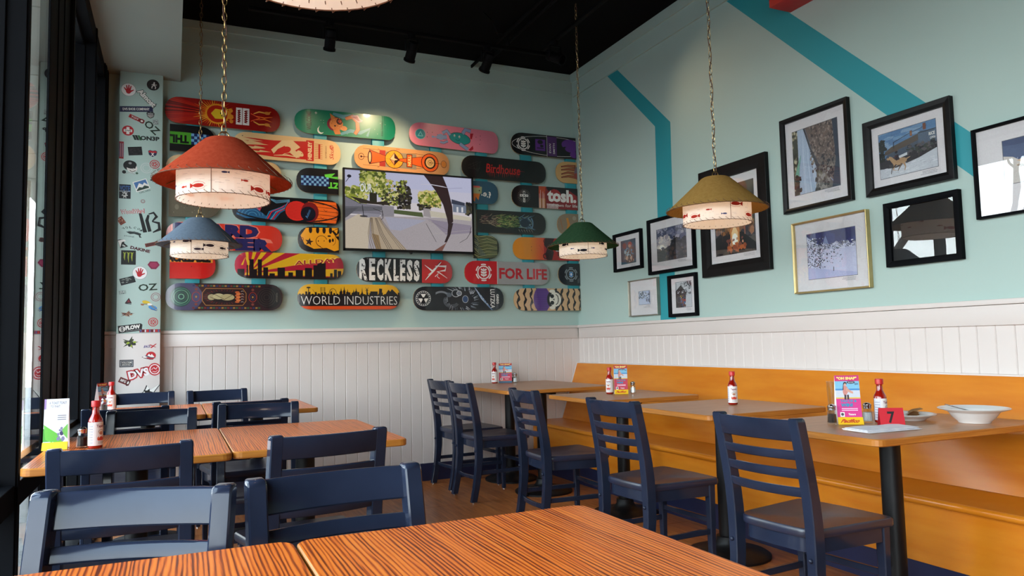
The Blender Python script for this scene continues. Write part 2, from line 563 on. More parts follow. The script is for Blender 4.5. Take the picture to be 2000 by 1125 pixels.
    def slice(s, xs):
        for x in xs:
            out = []
            for p, c, L in s.f:
                mn = min(v[0] for v in p); mx = max(v[0] for v in p)
                if mn < x - 1e-7 and mx > x + 1e-7:
                    a = clip_half(p, 1, 0, x); b = clip_half(p, -1, 0, -x)
                    if len(a) >= 3: out.append((a, c, L))
                    if len(b) >= 3: out.append((b, c, L))
                else: out.append((p, c, L))
            s.f = out
        return s
    def window(s, x0, y0, x1, y1):
        return s.clip([(x0, y0), (x1, y0), (x1, y1), (x0, y1)])

EPS = 3.0e-5
def art_mesh(name, art, mp, mats, parent=None, extra=None, kind=None):
    """mp(x,y,h)->xyz (h = height above the surface). extra: list of (verts, faces, matindex)"""
    V = []; F = []; K = []; MI = []
    for p, c, L in art.f:
        i0 = len(V)
        ar = sum(p[k][0] * p[(k + 1) % len(p)][1] - p[(k + 1) % len(p)][0] * p[k][1] for k in range(len(p)))
        if abs(ar) < 1e-11: continue
        if ar < 0: p = p[::-1]
        for v in p: V.append(mp(v[0], v[1], L * EPS))
        F.append(tuple(range(i0, len(V)))); K.append(c); MI.append(0)
    for (vs, fs, mi) in (extra or []):
        i0 = len(V); V += list(vs)
        for f in fs: F.append(tuple(i + i0 for i in f)); K.append((1, 1, 1, 1)); MI.append(mi)
    me = bpy.data.meshes.new(name); me.from_pydata(V, [], F)
    ca = me.color_attributes.new('Col', 'FLOAT_COLOR', 'CORNER')
    arr = np.empty(len(me.loops) * 4, dtype=np.float32); j = 0
    for f, c in zip(F, K):
        for _ in f:
            arr[j:j + 4] = c; j += 4
    ca.data.foreach_set('color', arr)
    me.polygons.foreach_set('material_index', MI)
    me.update()
    return link(name, me, mats, parent)

def box_geo(x0, x1, y0, y1, z0, z1, mp=None):
    v = [(x, y, z) for z in (z0, z1) for y in (y0, y1) for x in (x0, x1)]
    f = [(0, 2, 3, 1), (4, 5, 7, 6), (0, 1, 5, 4), (2, 6, 7, 3), (0, 4, 6, 2), (1, 3, 7, 5)]
    return v, f

# ================================================================ THE SETTING
RX, BY, ZC = 3.40, 5.98, 3.61          # right wall, back wall, ceiling
LX, RY = -0.44, -3.6                   # window wall face, rear wall
S = 'structure'
# floor: subfloor slab + sheet panels with fine joints
fl_o = tag(B('floor', (-0.62, RX + .1, RY, BY + .1, -0.06, -0.004), MATS['floor_ply']), kind=S)
random.seed(3)
ys = [RY, -2.2, -1.0, 0.2, 1.4, 2.6, 3.8, 4.98, BY]
for j in range(len(ys) - 1):
    xs = [-0.44, 0.75, 3.19, RX] if j % 2 else [-0.44, 1.97, RX]
    for a, b in zip(xs, xs[1:]):
        B('floor_panel', (a + .0012, b - .0012, ys[j] + .0012, ys[j + 1] - .0012, -0.004, random.uniform(-.0006, 0)), MATS['floor_ply'], fl_o)

wall_back = tag(B('wall_back', (-0.62, RX + .12, BY, BY + .12, 0, ZC + .1), MATS['wall_mint']), kind=S)
wall_right = tag(B('wall_right', (RX, RX + .12, RY, BY, 0, ZC + .1), MATS['wall_mint']), kind=S)
wall_rear = tag(B('wall_rear', (-0.62, RX + .12, RY - .12, RY, 0, ZC + .1), MATS['wall_brown']), kind=S)
ceiling = tag(B('ceiling', (0.035, RX, RY, BY, ZC, ZC + .1), MATS['black_ceiling']), kind=S)
# wainscot boards with V joints, one object each
def plank_mesh(wd, z0, z1, th=0.01, ch=0.004):
    bm = bmesh.new()
    prof = [(0.0004, 0), (0.0004, -th + ch), (ch, -th), (wd - ch, -th), (wd - .0004, -th + ch), (wd - .0004, 0)]
    lo = [bm.verts.new((x, y, z0)) for x, y in prof]; hi = [bm.verts.new((x, y, z1)) for x, y in prof]
    for i in range(len(prof) - 1): bm.faces.new((lo[i], lo[i + 1], hi[i + 1], hi[i]))
    bm.faces.new(hi)
    me = bpy.data.meshes.new('plank'); bmesh.ops.recalc_face_normals(bm, faces=bm.faces); bm.to_mesh(me); bm.free()
    me.materials.append(MATS['white_trim'])
    return me
pm = plank_mesh(0.0895, 0.141, 1.15)
x = -0.445 + 0.0005
while x < RX - 0.02:
    o = bpy.data.objects.new('plank', pm); C.objects.link(o); o.parent = wall_back; o.location = (x, BY - .0005, 0)
    x += 0.0895
pm2 = plank_mesh(0.0865, 0.141, 1.15)
y = BY - 0.012
while y > 0.2:
    o = bpy.data.objects.new('plank', pm2); C.objects.link(o); o.parent = wall_right; o.location = (RX - .0005, y, 0); o.rotation_euler = (0, 0, -PI / 2)
    y -= 0.0865
B('lower_panel', (RX - .01, RX, RY, 0.2, 0.141, 1.15), MATS['white_trim'], wall_right)
# chair rails
def rail(name, horiz, a, b, off):
    bm = bmesh.new()
    if horiz:
        box(bm, a, b, BY - .024, BY, 1.146, 1.237, .0015); box(bm, a, b, BY - .034, BY, 1.239, 1.263, .0025)
    else:
        box(bm, RX - .024, RX, a, b, 1.146, 1.237, .0015); box(bm, RX - .034, RX, a, b, 1.239, 1.263, .0025)
    return tag(bmo(name, bm, MATS['white_trim'], smooth=True), kind=S)
rail('trim_1', True, LX, -0.362, 0); rail('trim_2', True, -0.083, RX - .02, 0); rail('trim_3', False, RY, BY - .0345, 0)
# crown steps painted like the walls
bm = bmesh.new(); box(bm, 0.035, RX, BY - .018, BY, 3.435, ZC, .001); box(bm, 0.035, RX, BY - .034, BY, 3.55, ZC, .001)
tag(bmo('trim_4', bm, MATS['wall_mint']), kind=S)
bm = bmesh.new(); box(bm, RX - .018, RX, RY, BY - .034, 3.395, ZC, .001); box(bm, RX - .034, RX, RY, BY - .034, 3.53, ZC, .001)
tag(bmo('trim_5', bm, MATS['wall_mint']), kind=S)
tag(B('baseboard_back', (LX, RX, BY - .022, BY, 0, .141), MATS['navy_base']), kind=S)
# painted teal stripes on the right wall (thin paint film)
def paint(name, pts):
    a = Art(); a.poly(pts, (38, 146, 156))
    V = []; F = []
    for p, c, L in a.f:
        i0 = len(V); V += [(RX - .0006, q[0], q[1]) for q in p]; F.append(tuple(range(i0, i0 + len(p))))
    me = bpy.data.meshes.new(name); me.from_pydata(V, [], F)
    link(name, me, MATS['teal_paint'], wall_right)
paint('painted_stripe', [(5.35, 3.395), (5.19, 3.395), (4.495, 2.75), (4.52, 1.263), (4.712, 1.263), (4.69, 2.77)])
paint('painted_stripe', [(3.825, 3.395), (3.60, 3.395), (1.70, 1.55), (1.55, 1.263), (1.62, 1.263)])
# column with stickers, mint above the rail line and white below
pier = tag(B('wall_pier', (-0.362, -0.083, 5.886, BY, 1.245, 3.13), MATS['wall_mint'], bev=.0015), kind=S)
tag(B('lower_face', (-0.362, -0.083, 5.886, BY, 0, 1.2445), MATS['white_trim'], pier, bev=.0015))
# lowered soffit over the windows
tag(B('wall_soffit', (-0.62, 0.035, RY, BY, 3.13, ZC + .1), MATS['soffit_paint']), kind=S)
# red bulkhead
tag(B('trim_6', (3.232, RX, RY, 3.27, 3.08, 3.39), MATS['red_paint'], bev=.001), kind=S)

# window wall: storefront frames
GX = -0.538
edges = [5.98, 5.18, 4.06, 2.885, 1.82, 0.70, -0.42, -1.54, -2.66, -3.60]
df = MATS['dark_frame']
for i in range(1, len(edges) - 1):
    e = edges[i]
    bm = bmesh.new()
    box(bm, -0.562, -0.45, e - .052, e + .0, 0, 3.13, .002)
    box(bm, -0.452, -0.444, e - .044, e - .008, 0.002, 3.128, .001)
    box(bm, GX - .02, GX + .03, e - .062, e + .004, 0, 3.13, .002)
    tag(bmo('trim_%d' % (9 + i), bm, df), kind=S)
bm = bmesh.new(); box(bm, -0.60, -0.444, 5.76, 5.98, 0, 3.13, .002); box(bm, -0.46, -0.438, 5.90, 5.97, 0, 3.13, .001); box(bm, -0.452, -0.44, 5.80, 5.86, 0, 3.13, .001)
tag(bmo('trim_8', bm, df), kind=S)
tag(B('trim_9', (-0.60, -0.444, RY, -3.54, 0, 3.13), df, bev=.002), kind=S)
for i in range(len(edges) - 1):
    hi = edges[i] - (0.0 if i else 0.22); lo = edges[i + 1] + 0.0
    if i: hi -= .052
    wn = empty('window_%d' % (i + 1), (0, 0, 0)); tag(wn, kind=S)
    y0, y1 = lo + .0005, hi - .0005
    bm = bmesh.new(); box(bm, -0.562, -0.452, y0, y1, 0.625, 0.705, .003); box(bm, -.552, -.512, y0, y1, .703, .728, .002)
    bmo('frame_rail', bm, df, wn)
    bm = bmesh.new(); box(bm, -0.562, -0.452, y0, y1, 3.03, 3.13, .003); box(bm, -.552, -.512, y0, y1, 3.005, 3.032, .002)
    bmo('frame_header', bm, df, wn)
    B('frame_sill', (-0.60, -0.452, y0, y1, 0.0, 0.10), df, wn, bev=.003)
    if i == 2:      # fixed side light: glass near the inner face, with a broad dark stile beyond it
        B('glass_pane', (-.470, -.466, y0, 3.42, 0.728, 3.005), MATS['window_glass'], wn)
        B('glass_pane', (-.470, -.466, y0, 3.42, 0.10, 0.625), MATS['window_glass'], wn)
        bm = bmesh.new(); box(bm, -.50, -.4615, 3.4205, y1, .101, 3.029, .002); box(bm, -.4616, -.4575, 3.62, 3.66, .102, 3.028, .001); box(bm, -.4616, -.4575, 3.80, 3.83, .102, 3.028, .001)
        bmo('wide_stile', bm, df, wn)
    else:
        B('glass_pane', (GX - .002, GX + .002, y0, y1, 0.728, 3.005), MATS['window_glass'], wn)
        B('glass_pane', (GX - .002, GX + .002, y0, y1, 0.10, 0.625), MATS['window_glass'], wn)

# outside: walk, parking lot, canopy, siding, trees, far building
tag(B('ground', (-14, -0.62, -14, 30, -0.2, -0.02), MATS['concrete']), kind=S)
tag(B('parking_lot', (-60, -14, -40, 60, -0.3, -0.08), MATS['asphalt']), kind=S)
can = tag(B('canopy', (-1.6, -0.62, -6, 13, 3.02, 3.3), MATS['siding']), 'pale panelled canopy outside over the windows', 'canopy')
for k in range(16):
    B('canopy_panel', (-1.58, -0.64, -5.9 + k * 1.17, -5.9 + k * 1.17 + 1.15, 3.0, 3.02), MATS['siding'], can)
wing = tag(B('wall_outside', (-0.70, -0.62, 6.12, 13, 0, 3.02), MATS['siding']), kind=S)
for k in range(14):
    B('siding_board', (-.712, -.70, 6.14, 13, 0.02 + k * .214, 0.02 + k * .214 + .205), MATS['siding'], wing)
post = tag(B('canopy_post', (-1.58, -1.43, 9.3, 9.45, -.02, 3.0), MATS['siding']), 'pale square post holding the canopy outside the windows', 'post')

def tree(loc, h, sd, label):
    rnd = random.Random(sd)
    bm = bmesh.new()
    def br(p, d, l, r, dep):
        q = p + d * l
        mid = p + d * l * .5 + Vector((rnd.uniform(-1, 1), rnd.uniform(-1, 1), 0)) * l * .05
        tube(bm, [p, mid, q], [r, r * .85, r * .68], n=5, caps=False)
        if dep == 0: return
        for k in range(rnd.choice((2, 3))):
            a = Vector((rnd.uniform(-1, 1), rnd.uniform(-1, 1), rnd.uniform(-.1, .6))).normalized()
            br(q, (d + a * .75).normalized(), l * rnd.uniform(.62, .8), r * .6, dep - 1)
    br(Vector((0, 0, 0)), Vector((0, 0, 1)), h * .3, h * .018, 5)
    tag(bmo('bare_tree', bm, MATS['bark'], loc=loc), label, 'tree')
tree((-5.2, 7.6, -.02), 6.5, 1, 'bare tree nearest the back window outside')
tree((-6.5, 10.8, -.02), 7.5, 2, 'taller bare tree farther along the walk outside')
tree((-8.5, 4.6, -.02), 7.0, 5, 'bare tree across the walk, level with the middle tables')
tree((-4.6, 13.5, -.02), 7.0, 8, 'bare tree beyond the end of the canopy outside')
bd = empty('far_building', (0, 0, 0)); tag(bd, 'low brick building across the parking lot', 'building')
B('wall', (-42, -34, -14, 26, -.08, 3.0), MATS['brick_far'], bd)
B('roof', (-42.4, -33.6, -14.4, 26.4, 3.0, 3.3), MATS['siding'], bd)
for k in range(8):
    B('window', (-33.99, -33.9, -11 + k * 4.6, -8.4 + k * 4.6, 0.9, 2.4), MATS['far_glass'], bd)
hd = bmesh.new()
rn = random.Random(4)
for k in range(90):
    c = Vector((-12.5 + rn.uniform(-.5, .5), 2 + k * .2, rn.uniform(.1, 1.0)))
    r = rn.uniform(.25, .45)
    m4 = Matrix.Translation(c)
    bmesh.ops.create_icosphere(hd, subdivisions=1, radius=r, matrix=m4)
for v in hd.verts: v.co += Vector((rn.uniform(-.06, .06), rn.uniform(-.06, .06), rn.uniform(-.06, .06)))
tag(bmo('hedge', hd, MATS['evergreen']), 'dark evergreen hedge along the parking lot edge', 'hedge', kind='stuff')

# ================================================================ ceiling fixtures
trk = tag(B('track_rail', (0.45, 2.75, 5.185, 5.215, 3.425, 3.45), MATS['matte_black'], bev=.002), 'black lighting track rail hung below the ceiling near the back wall', 'track rail')
for xx in (0.7, 2.4):
    B('hanger', (xx - .004, xx + .004, 5.196, 5.204, 3.45, ZC), MATS['matte_black'], trk)
TL = ['black track spotlight, left of the three over the deck wall', 'black track spotlight, middle of the three over the deck wall',
      'black track spotlight, right of the three over the deck wall, tipped forward', 'black spotlight nearest the corner, turned to the picture wall']
for i, (a, b, e) in enumerate(TRACK):
    r_ = empty('track_spotlight', a); tag(r_, TL[i], 'spotlight', 'ceiling track spotlights')
    dv = (Vector(b) - Vector(a)).normalized()
    q = dv.to_track_quat('-Z', 'Y').to_euler()
    bm = bmesh.new()
    lathe(bm, [(0, .07), (.034, .07), (.038, .06), (.038, .03), (.036, .028), (.036, .02), (.038, .018), (.038, -.06), (.044, -.062), (.044, -.076), (.036, -.076), (.034, -.04), (0, -.04)], 20)
    bmo('can', bm, MATS['matte_black'], r_, True, rot=q)
    bm = bmesh.new()
    box(bm, -.05, -.044, -.012, .012, 0, .09, .001); box(bm, .044, .05, -.012, .012, 0, .09, .001); box(bm, -.05, .05, -.012, .012, .084, .09, .001)
    bmo('yoke', bm, MATS['matte_black'], r_)
    bm = bmesh.new(); lathe(bm, [(0, .09), (.03, .09), (.03, .125), (0, .125)], 14)
    bmo('adapter', bm, MATS['matte_black'], r_, True)
trk2 = tag(B('track_rail', (2.645, 2.675, 2.0, 5.12, 3.425, 3.45), MATS['matte_black'], bev=.002), 'black track rail running back along the picture wall side', 'track rail')
B('hanger', (2.656, 2.664, 3.0, 3.008, 3.45, ZC), MATS['matte_black'], trk2)
bm = bmesh.new(); tube(bm, [(2.38, 5.96, 3.56), (2.38, -2.0, 3.56)], .014)
tag(bmo('conduit', bm, MATS['matte_black'], smooth=True), 'thin dark conduit pipe under the black ceiling, nearer the windows', 'pipe', 'ceiling conduits')
bm = bmesh.new(); tube(bm, [(2.46, 5.96, 3.55), (2.46, -2.0, 3.55)], .014)
tag(bmo('conduit', bm, MATS['matte_black'], smooth=True), 'thin dark conduit pipe under the black ceiling, nearer the picture wall', 'pipe', 'ceiling conduits')
bm = bmesh.new(); tube(bm, [(2.1, 5.0, 3.6), (2.13, 4.9, 3.5), (2.22, 5.0, 3.44), (2.30, 5.1, 3.50), (2.33, 5.3, 3.60)], .005, 6)
tag(bmo('hanging_cable', bm, MATS['matte_black'], smooth=True), 'loose dark cable drooping from the ceiling beside the conduits', 'cable')

# ================================================================ pendant lamps
def make_lamp(loc, top_mat, label, fish, seed, ceil=ZC):
    """loc = centre of the big shade's rim"""
    R1, R0, H = 0.255, 0.062, 0.172
    root = empty('pendant_lamp', loc); tag(root, label, 'lamp', 'hanging two tier lamps')
    bm = bmesh.new(); n = 40
    lathe(bm, [(R0, H), (R0 + .012, H - .006), (R1, 0), (R1 - .003, -.002), (R0 + .006, H - .01)], n)
    sh = bmo('shade', bm, MATS[top_mat], root, True)
    # seam of the shade
    bm = bmesh.new(); a = 5.5
    tube(bm, [(R0 * math.cos(a), R0 * math.sin(a), H), ((R1 + .001) * math.cos(a), (R1 + .001) * math.sin(a), .001)], .0014, 5)
    bmo('seam', bm, MATS['lacing'], sh)
    bm = bmesh.new(); lathe(bm, [(0, H), (R0, H), (R0, H - .004), (0, H - .004)], n)
    bmo('top_plate', bm, MATS[top_mat], sh)
    # lacing around rim
    def lace(r, z, k, lean, par):
        bm = bmesh.new()
        ring = [(r * math.cos(2 * PI * i / 48), r * math.sin(2 * PI * i / 48), z) for i in range(49)]
        tube(bm, ring, .0014, 5)
        for i in range(k):
            a = 2 * PI * i / k; a2 = a + lean
            tube(bm, [((r - .006) * math.cos(a), (r - .006) * math.sin(a), z + .016), ((r + .003) * math.cos(a), (r + .003) * math.sin(a), z + .010),
                      ((r + .003) * math.cos(a2), (r + .003) * math.sin(a2), z - .003), ((r - .006) * math.cos(a2), (r - .006) * math.sin(a2), z + .002)], .0010, 4)
        bmo('lacing', bm, MATS['lacing'], par)
    lace(R1, 0, 44, .09, sh)
    # drum
    RD, z0, z1 = 0.172, -0.072, 0.035
    A = Art(); Lc = 2 * PI * RD; rnd = random.Random(seed)
    A.rect(0, z0, Lc, z1, (238, 228, 220))
    for k in range(170):
        x_ = rnd.uniform(0, Lc); y_ = rnd.uniform(z0 + .005, z1 - .005); l_ = rnd.uniform(.008, .03)
        A.rect(x_, y_, x_ + l_, y_ + .0007, rnd.choice([(170, 160, 160), (190, 176, 170), (150, 140, 148)]), hold=k > 0)
    for k in range(14):
        cx = (k + .3) * Lc / 14 + rnd.uniform(-.01, .01); cy = rnd.choice([-.045, -.02, .005, -.03]); s_ = rnd.choice([.011, .022, .026]); col = fish if s_ > .012 else rnd.choice([fish, (70, 80, 130)])
        fl_ = rnd.choice((-1, 1))
        A.ell(cx, cy, s_, s_ * .36, col, n=12)
        A.tri([(cx - fl_ * s_ * .8, cy), (cx - fl_ * s_ * 1.6, cy + s_ * .45), (cx - fl_ * s_ * 1.6, cy - s_ * .45)], col)
        if s_ > .012: A.arc(cx, cy, s_ * 1.3, s_ * .66, .0012, col, 20 if fl_ > 0 else 200, 340 if fl_ > 0 else 520, 12, hold=True)
    A.slice([Lc * i / 40 for i in range(1, 40)])
    def mp(u, v, h):
        a = u / RD
        return ((RD + h) * math.cos(a), (RD + h) * math.sin(a), v)
    dr = art_mesh('drum_shade', A, mp, [MATS['shade_print']], root)
    lace(RD, z0, 34, .11, dr)
    bm = bmesh.new(); a = 4.4
    tube(bm, [((RD + .002) * math.cos(a), (RD + .002) * math.sin(a), z0), ((RD + .002) * math.cos(a), (RD + .002) * math.sin(a), z1)], .0012, 5)
    bmo('seam', bm, MATS['lacing'], dr)
    # frame spokes, socket and bulb
    bm = bmesh.new()
    for k in range(3):
        a = 2 * PI * k / 3 + .5
        tube(bm, [(0, 0, H - .01), (RD * .95 * math.cos(a), RD * .95 * math.sin(a), z1), (R1 * .98 * math.cos(a), R1 * .98 * math.sin(a), .004)], .002, 5)
    bmo('wire_frame', bm, MATS['chain_brass'], root)
    bm = bmesh.new(); lathe(bm, [(0, H), (.018, H), (.018, H - .055), (.014, H - .06), (0, H - .06)], 14)
    bmo('socket', bm, MATS['black_metal'], root, True)
    bm = bmesh.new(); lathe(bm, [(.012, H - .06), (.014, H - .075), (.03, H - .105), (.032, H - .12), (.022, H - .143), (0, H - .15)], 16)
    bmo('bulb', bm, MATS['bulb_glow'], root, True)
    # ring loop, chain, cord
    bm = bmesh.new()
    tube(bm, [(.019 * math.cos(t_), 0, H + .012 + .02 * math.sin(t_)) for t_ in [PI * k / 10 for k in range(-2, 13)]], .0028, 6)
    bmo('loop', bm, MATS['chain_brass'], root, True)
    bm = bmesh.new(); z = H + .028; k = 0; top = ceil - loc[2]
    while z < top:
        lk = .034; pts = []
        for i in range(12):
            t_ = 2 * PI * i / 12
            px, pz = .0085 * math.cos(t_), (.019 if math.sin(t_) > 0 else .019) * math.sin(t_)
            pts.append((px, 0, z + .017 + pz) if k % 2 == 0 else (0, px, z + .017 + pz))
        pts.append(pts[0])
        tube(bm, pts, .0016, 4, caps=False)
        z += lk - .0015; k += 1
    bmesh.ops.translate(bm, verts=[v for v in bm.verts if v.co.z > top], vec=(0, 0, 0))
    tag(bmo('chain', bm, MATS['chain_brass'], root), kind='stuff')
    bm = bmesh.new()
    tube(bm, [(.007 * math.sin(i * .9), .007 * math.cos(i * .9), H + (top - H) * i / 60) for i in range(61)], .0022, 5)
    bmo('cord', bm, MATS['cord'], root, True)
    l = bpy.data.lights.new('bulb_light', 'POINT'); l.energy = 1.0; l.color = (1, .78, .55); l.shadow_soft_size = .03
    lo = bpy.data.objects.new('bulb_light', l); C.objects.link(lo); lo.parent = root; lo.location = (0, 0, -.02)
    return root
m = bpy.data.materials.new('bulb_glow'); m.use_nodes = True
m.node_tree.nodes['Principled BSDF'].inputs['Emission Color'].default_value = (1, .8, .55, 1)
m.node_tree.nodes['Principled BSDF'].inputs['Emission Strength'].default_value = 3.0
MATS['bulb_glow'] = m
make_lamp((0.176, 3.08, 1.770), 'shade_red', 'large orange red coolie shade lamp with white fish drum, nearest on the left', (190, 60, 50), 1)
make_lamp((0.150, 5.12, 1.786), 'shade_blue', 'blue grey shade lamp hanging lower left, beyond the red one', (70, 60, 70), 2)
make_lamp((2.692, 4.64, 1.797), 'shade_green', 'dark green shade lamp in front of the room corner', (40, 40, 50), 3)
make_lamp((2.556, 3.02, 1.776), 'shade_mustard', 'mustard yellow shade lamp in front of the framed pictures', (180, 60, 50), 4)
make_lamp((0.222, 1.28, 1.856), 'shade_red', 'lamp at the top edge showing only its pale laced drum bottom', (190, 60, 50), 5)

# ================================================================ bench along the right wall
bench = empty('wall_bench', (3.1, 3.0, 0)); tag(bench, 'long amber plywood bench with sloping back against the right wall', 'bench')
bx0, by0, by1 = 3.1, -2.8, 5.965
def bprism(name, prof, mat_, y0=by0, y1=by1, smooth=False, parent=bench):
    bm = bmesh.new()
    a = [bm.verts.new((x - 3.1, y0 - 3.0, z)) for x, z in prof]; b = [bm.verts.new((x - 3.1, y1 - 3.0, z)) for x, z in prof]
    n = len(prof)
    for i in range(n): bm.faces.new((a[i], a[(i + 1) % n], b[(i + 1) % n], b[i]))
    bm.faces.new(a[::-1]); bm.faces.new(b)
    return bmo(name, bm, MATS[mat_], parent, smooth)
nose = [(2.873 + .0165 * math.cos(t_), .4165 + .0165 * math.sin(t_)) for t_ in [PI / 2 + PI * k / 8 for k in range(9)]]
bprism('seat', nose + [(3.20, .40), (3.20, .433)], 'birch_amber', smooth=True)
bprism('front_panel', [(2.9, .150), (2.92, .150), (2.92, .3995), (2.9, .3995)], 'birch_amber')
bprism('kick_base', [(2.915, 0), (3.36, 0), (3.36, .1495), (2.915, .1495)], 'navy_base')
bprism('backrest', [(3.192, .434), (3.212, .434), (3.378, .918), (3.360, .918)], 'birch_amber')
bprism('cap_strip', [(3.358, .9185), (3.384, .9185), (3.384, .926), (3.358, .926)], 'white_trim')
bprism('end_strip', [(3.189, .434), (3.192, .434), (3.360, .918), (3.357, .918)], 'white_trim', 5.957, 5.966)

# ================================================================ chairs
def yb(z):
    P = [(0, -.245), (.15, -.212), (.30, -.197), (.44, -.196), (.55, -.206), (.68, -.228), (.84, -.262)]
    for (a, ya), (b, ybb) in zip(P, P[1:]):
        if z <= b: return ya + (ybb - ya) * (z - a) / (b - a)
    return P[-1][1]
def make_chair():
    root = empty('ladder_back_chair')
    nv, ns = MATS['navy_paint'], MATS['navy_seat']
    # seat: rounded outline with saddle scoop
    bm = bmesh.new()
    out = []
    hw0, hw1, d0, d1 = .178, .208, -.205, .205
    def arcp(cx, cy, r, a0, a1, k=5): return [(cx + r * math.cos(math.radians(a0 + (a1 - a0) * i / k)), cy + r * math.sin(math.radians(a0 + (a1 - a0) * i / k))) for i in range(k + 1)]
    out += arcp(-hw0 + .07, d0 + .07, .07, 180, 270) + [(0, d0 - .006)] + arcp(hw0 - .07, d0 + .07, .07, 270, 360) + arcp(hw1 - .025, d1 - .025, .025, 0, 90) + [(0, d1 + .008)] + arcp(-hw1 + .025, d1 - .025, .025, 90, 180)
    n = len(out); rings = []
    for s_, z in ((.985, .424), (1.0, .430), (1.0, .448), (.975, .455), (.85, None), (.65, None), (.4, None), (.18, None)):
        ring = []
        for x_, y_ in out:
            X, Y = x_ * s_, y_ * s_
            if z is None:
                dd = .011 * (1 - s_ ** 2) * (1.25 - .9 * math.exp(-(X / .05) ** 2) * (1 if Y > -.02 else .2)) * (1.1 if Y < .05 else .7)
                zz = .456 - dd
            else: zz = z
            ring.append(bm.verts.new((X, Y, zz)))
        rings.append(ring)
    for a, b in zip(rings, rings[1:]):
        for k in range(n): bm.faces.new((a[k], a[(k + 1) % n], b[(k + 1) % n], b[k]))
    bm.faces.new(rings[-1]); bm.faces.new(rings[0][::-1])
    bmo('seat', bm, ns, root, True)
    # apron (curved at the back)
    bm = bmesh.new()
    apo = [(x_ * .93, y_ * .93) for x_, y_ in out]
    lo = [bm.verts.new((x_, y_, .372)) for x_, y_ in apo]; hi = [bm.verts.new((x_, y_, .424)) for x_, y_ in apo]
    for k in range(n): bm.faces.new((lo[k], lo[(k + 1) % n], hi[(k + 1) % n], hi[k]))
    bm.faces.new(lo[::-1]); bm.faces.new(hi)
    bmo('apron', bm, nv, root, True)
    # back posts
    for sx_ in (-1, 1):
        bm = bmesh.new(); secs = []
        zs = [0.008, .1, .2, .3, .4, .48, .56, .64, .72, .79, .825, .836, .84]
        for i, z in enumerate(zs):
            dep = (.0225 + .004 * math.exp(-((z - .42) / .2) ** 2)); hx = .0165 + .004 * min(1, z / .4)
            if z > .83: dep *= .93; hx *= .95
            if z == .84: dep *= .8; hx *= .82
            cx = sx_ * .177
            secs.append([Vector((cx + a, yb(z) + b, z)) for a, b in rrect(hx, dep, .0038)])
        sweep(bm, secs)
        p = bmo('back_leg', bm, nv, root, True)
        bm = bmesh.new(); bmesh.ops.create_uvsphere(bm, u_segments=10, v_segments=6, radius=.009, matrix=Matrix.Translation((sx_ * .177, yb(.36) - .0275, .36)))
        bmo('bolt', bm, MATS['navy_paint'], p, True)
        bm = bmesh.new(); lathe(bm, [(0, 0), (.009, 0), (.009, .006), (.004, .01), (0, .01)], 10, sx_ * .179, yb(0))
        bmo('glide', bm, MATS['chrome'], p, True)
        bm = bmesh.new(); secs = []
        for z, h in ((.008, .0135), (.2, .016), (.424, .019)):
            secs.append([Vector((sx_ * .178 + a, .165 + b, z)) for a, b in rrect(h, h, .004)])
        sweep(bm, secs)
        p = bmo('front_leg', bm, nv, root, True)
        bm = bmesh.new(); lathe(bm, [(0, 0), (.009, 0), (.009, .006), (.004, .01), (0, .01)], 10, sx_ * .178, .165)
        bmo('glide', bm, MATS['chrome'], p, True)
        bm = bmesh.new()
        sweep(bm, [[Vector((sx_ * .178 + a, y_, .205 + b)) for a, b in rrect(.009, .013, .003)] for y_ in (yb(.2) + .01, 0, .155)])
        bmo('stretcher', bm, nv, root, True)
    # slats
    def slat(name, zc, hz, th, bow):
        bm = bmesh.new(); secs = []
        for i in range(11):
            x_ = -.160 + .320 * i / 10
            y_ = yb(zc) - .013 - bow * (1 - (x_ / .160) ** 2)
            tl = (yb(zc + hz) - yb(zc - hz)) / 2
            secs.append([Vector((x_, y_ + a + tl * (b / hz), zc + b)) for a, b in rrect(th, hz, .004)])
        sweep(bm, secs)
        bmo(name, bm, nv, root, True)
    slat('crest_rail', .797, .037, .009, .018)
    for z in (.712, .648, .584): slat('slat', z, .0165, .008, .022)
    bm = bmesh.new()
    sweep(bm, [[Vector((-.17 + .34 * i / 8, yb(.17) + .002 - .022 * (1 - ((i - 4) / 4) ** 2) + a, .17 + b)) for a, b in rrect(.008, .013, .003)] for i in range(9)])
    bmo('stretcher', bm, nv, root, True)
    bm = bmesh.new()
    sweep(bm, [[Vector((x_, .165 + a, .255 + b)) for a, b in rrect(.008, .013, .003)] for x_ in (-.165, 0, .165)])
    bmo('stretcher', bm, nv, root, True)
    return root
proto = make_chair()
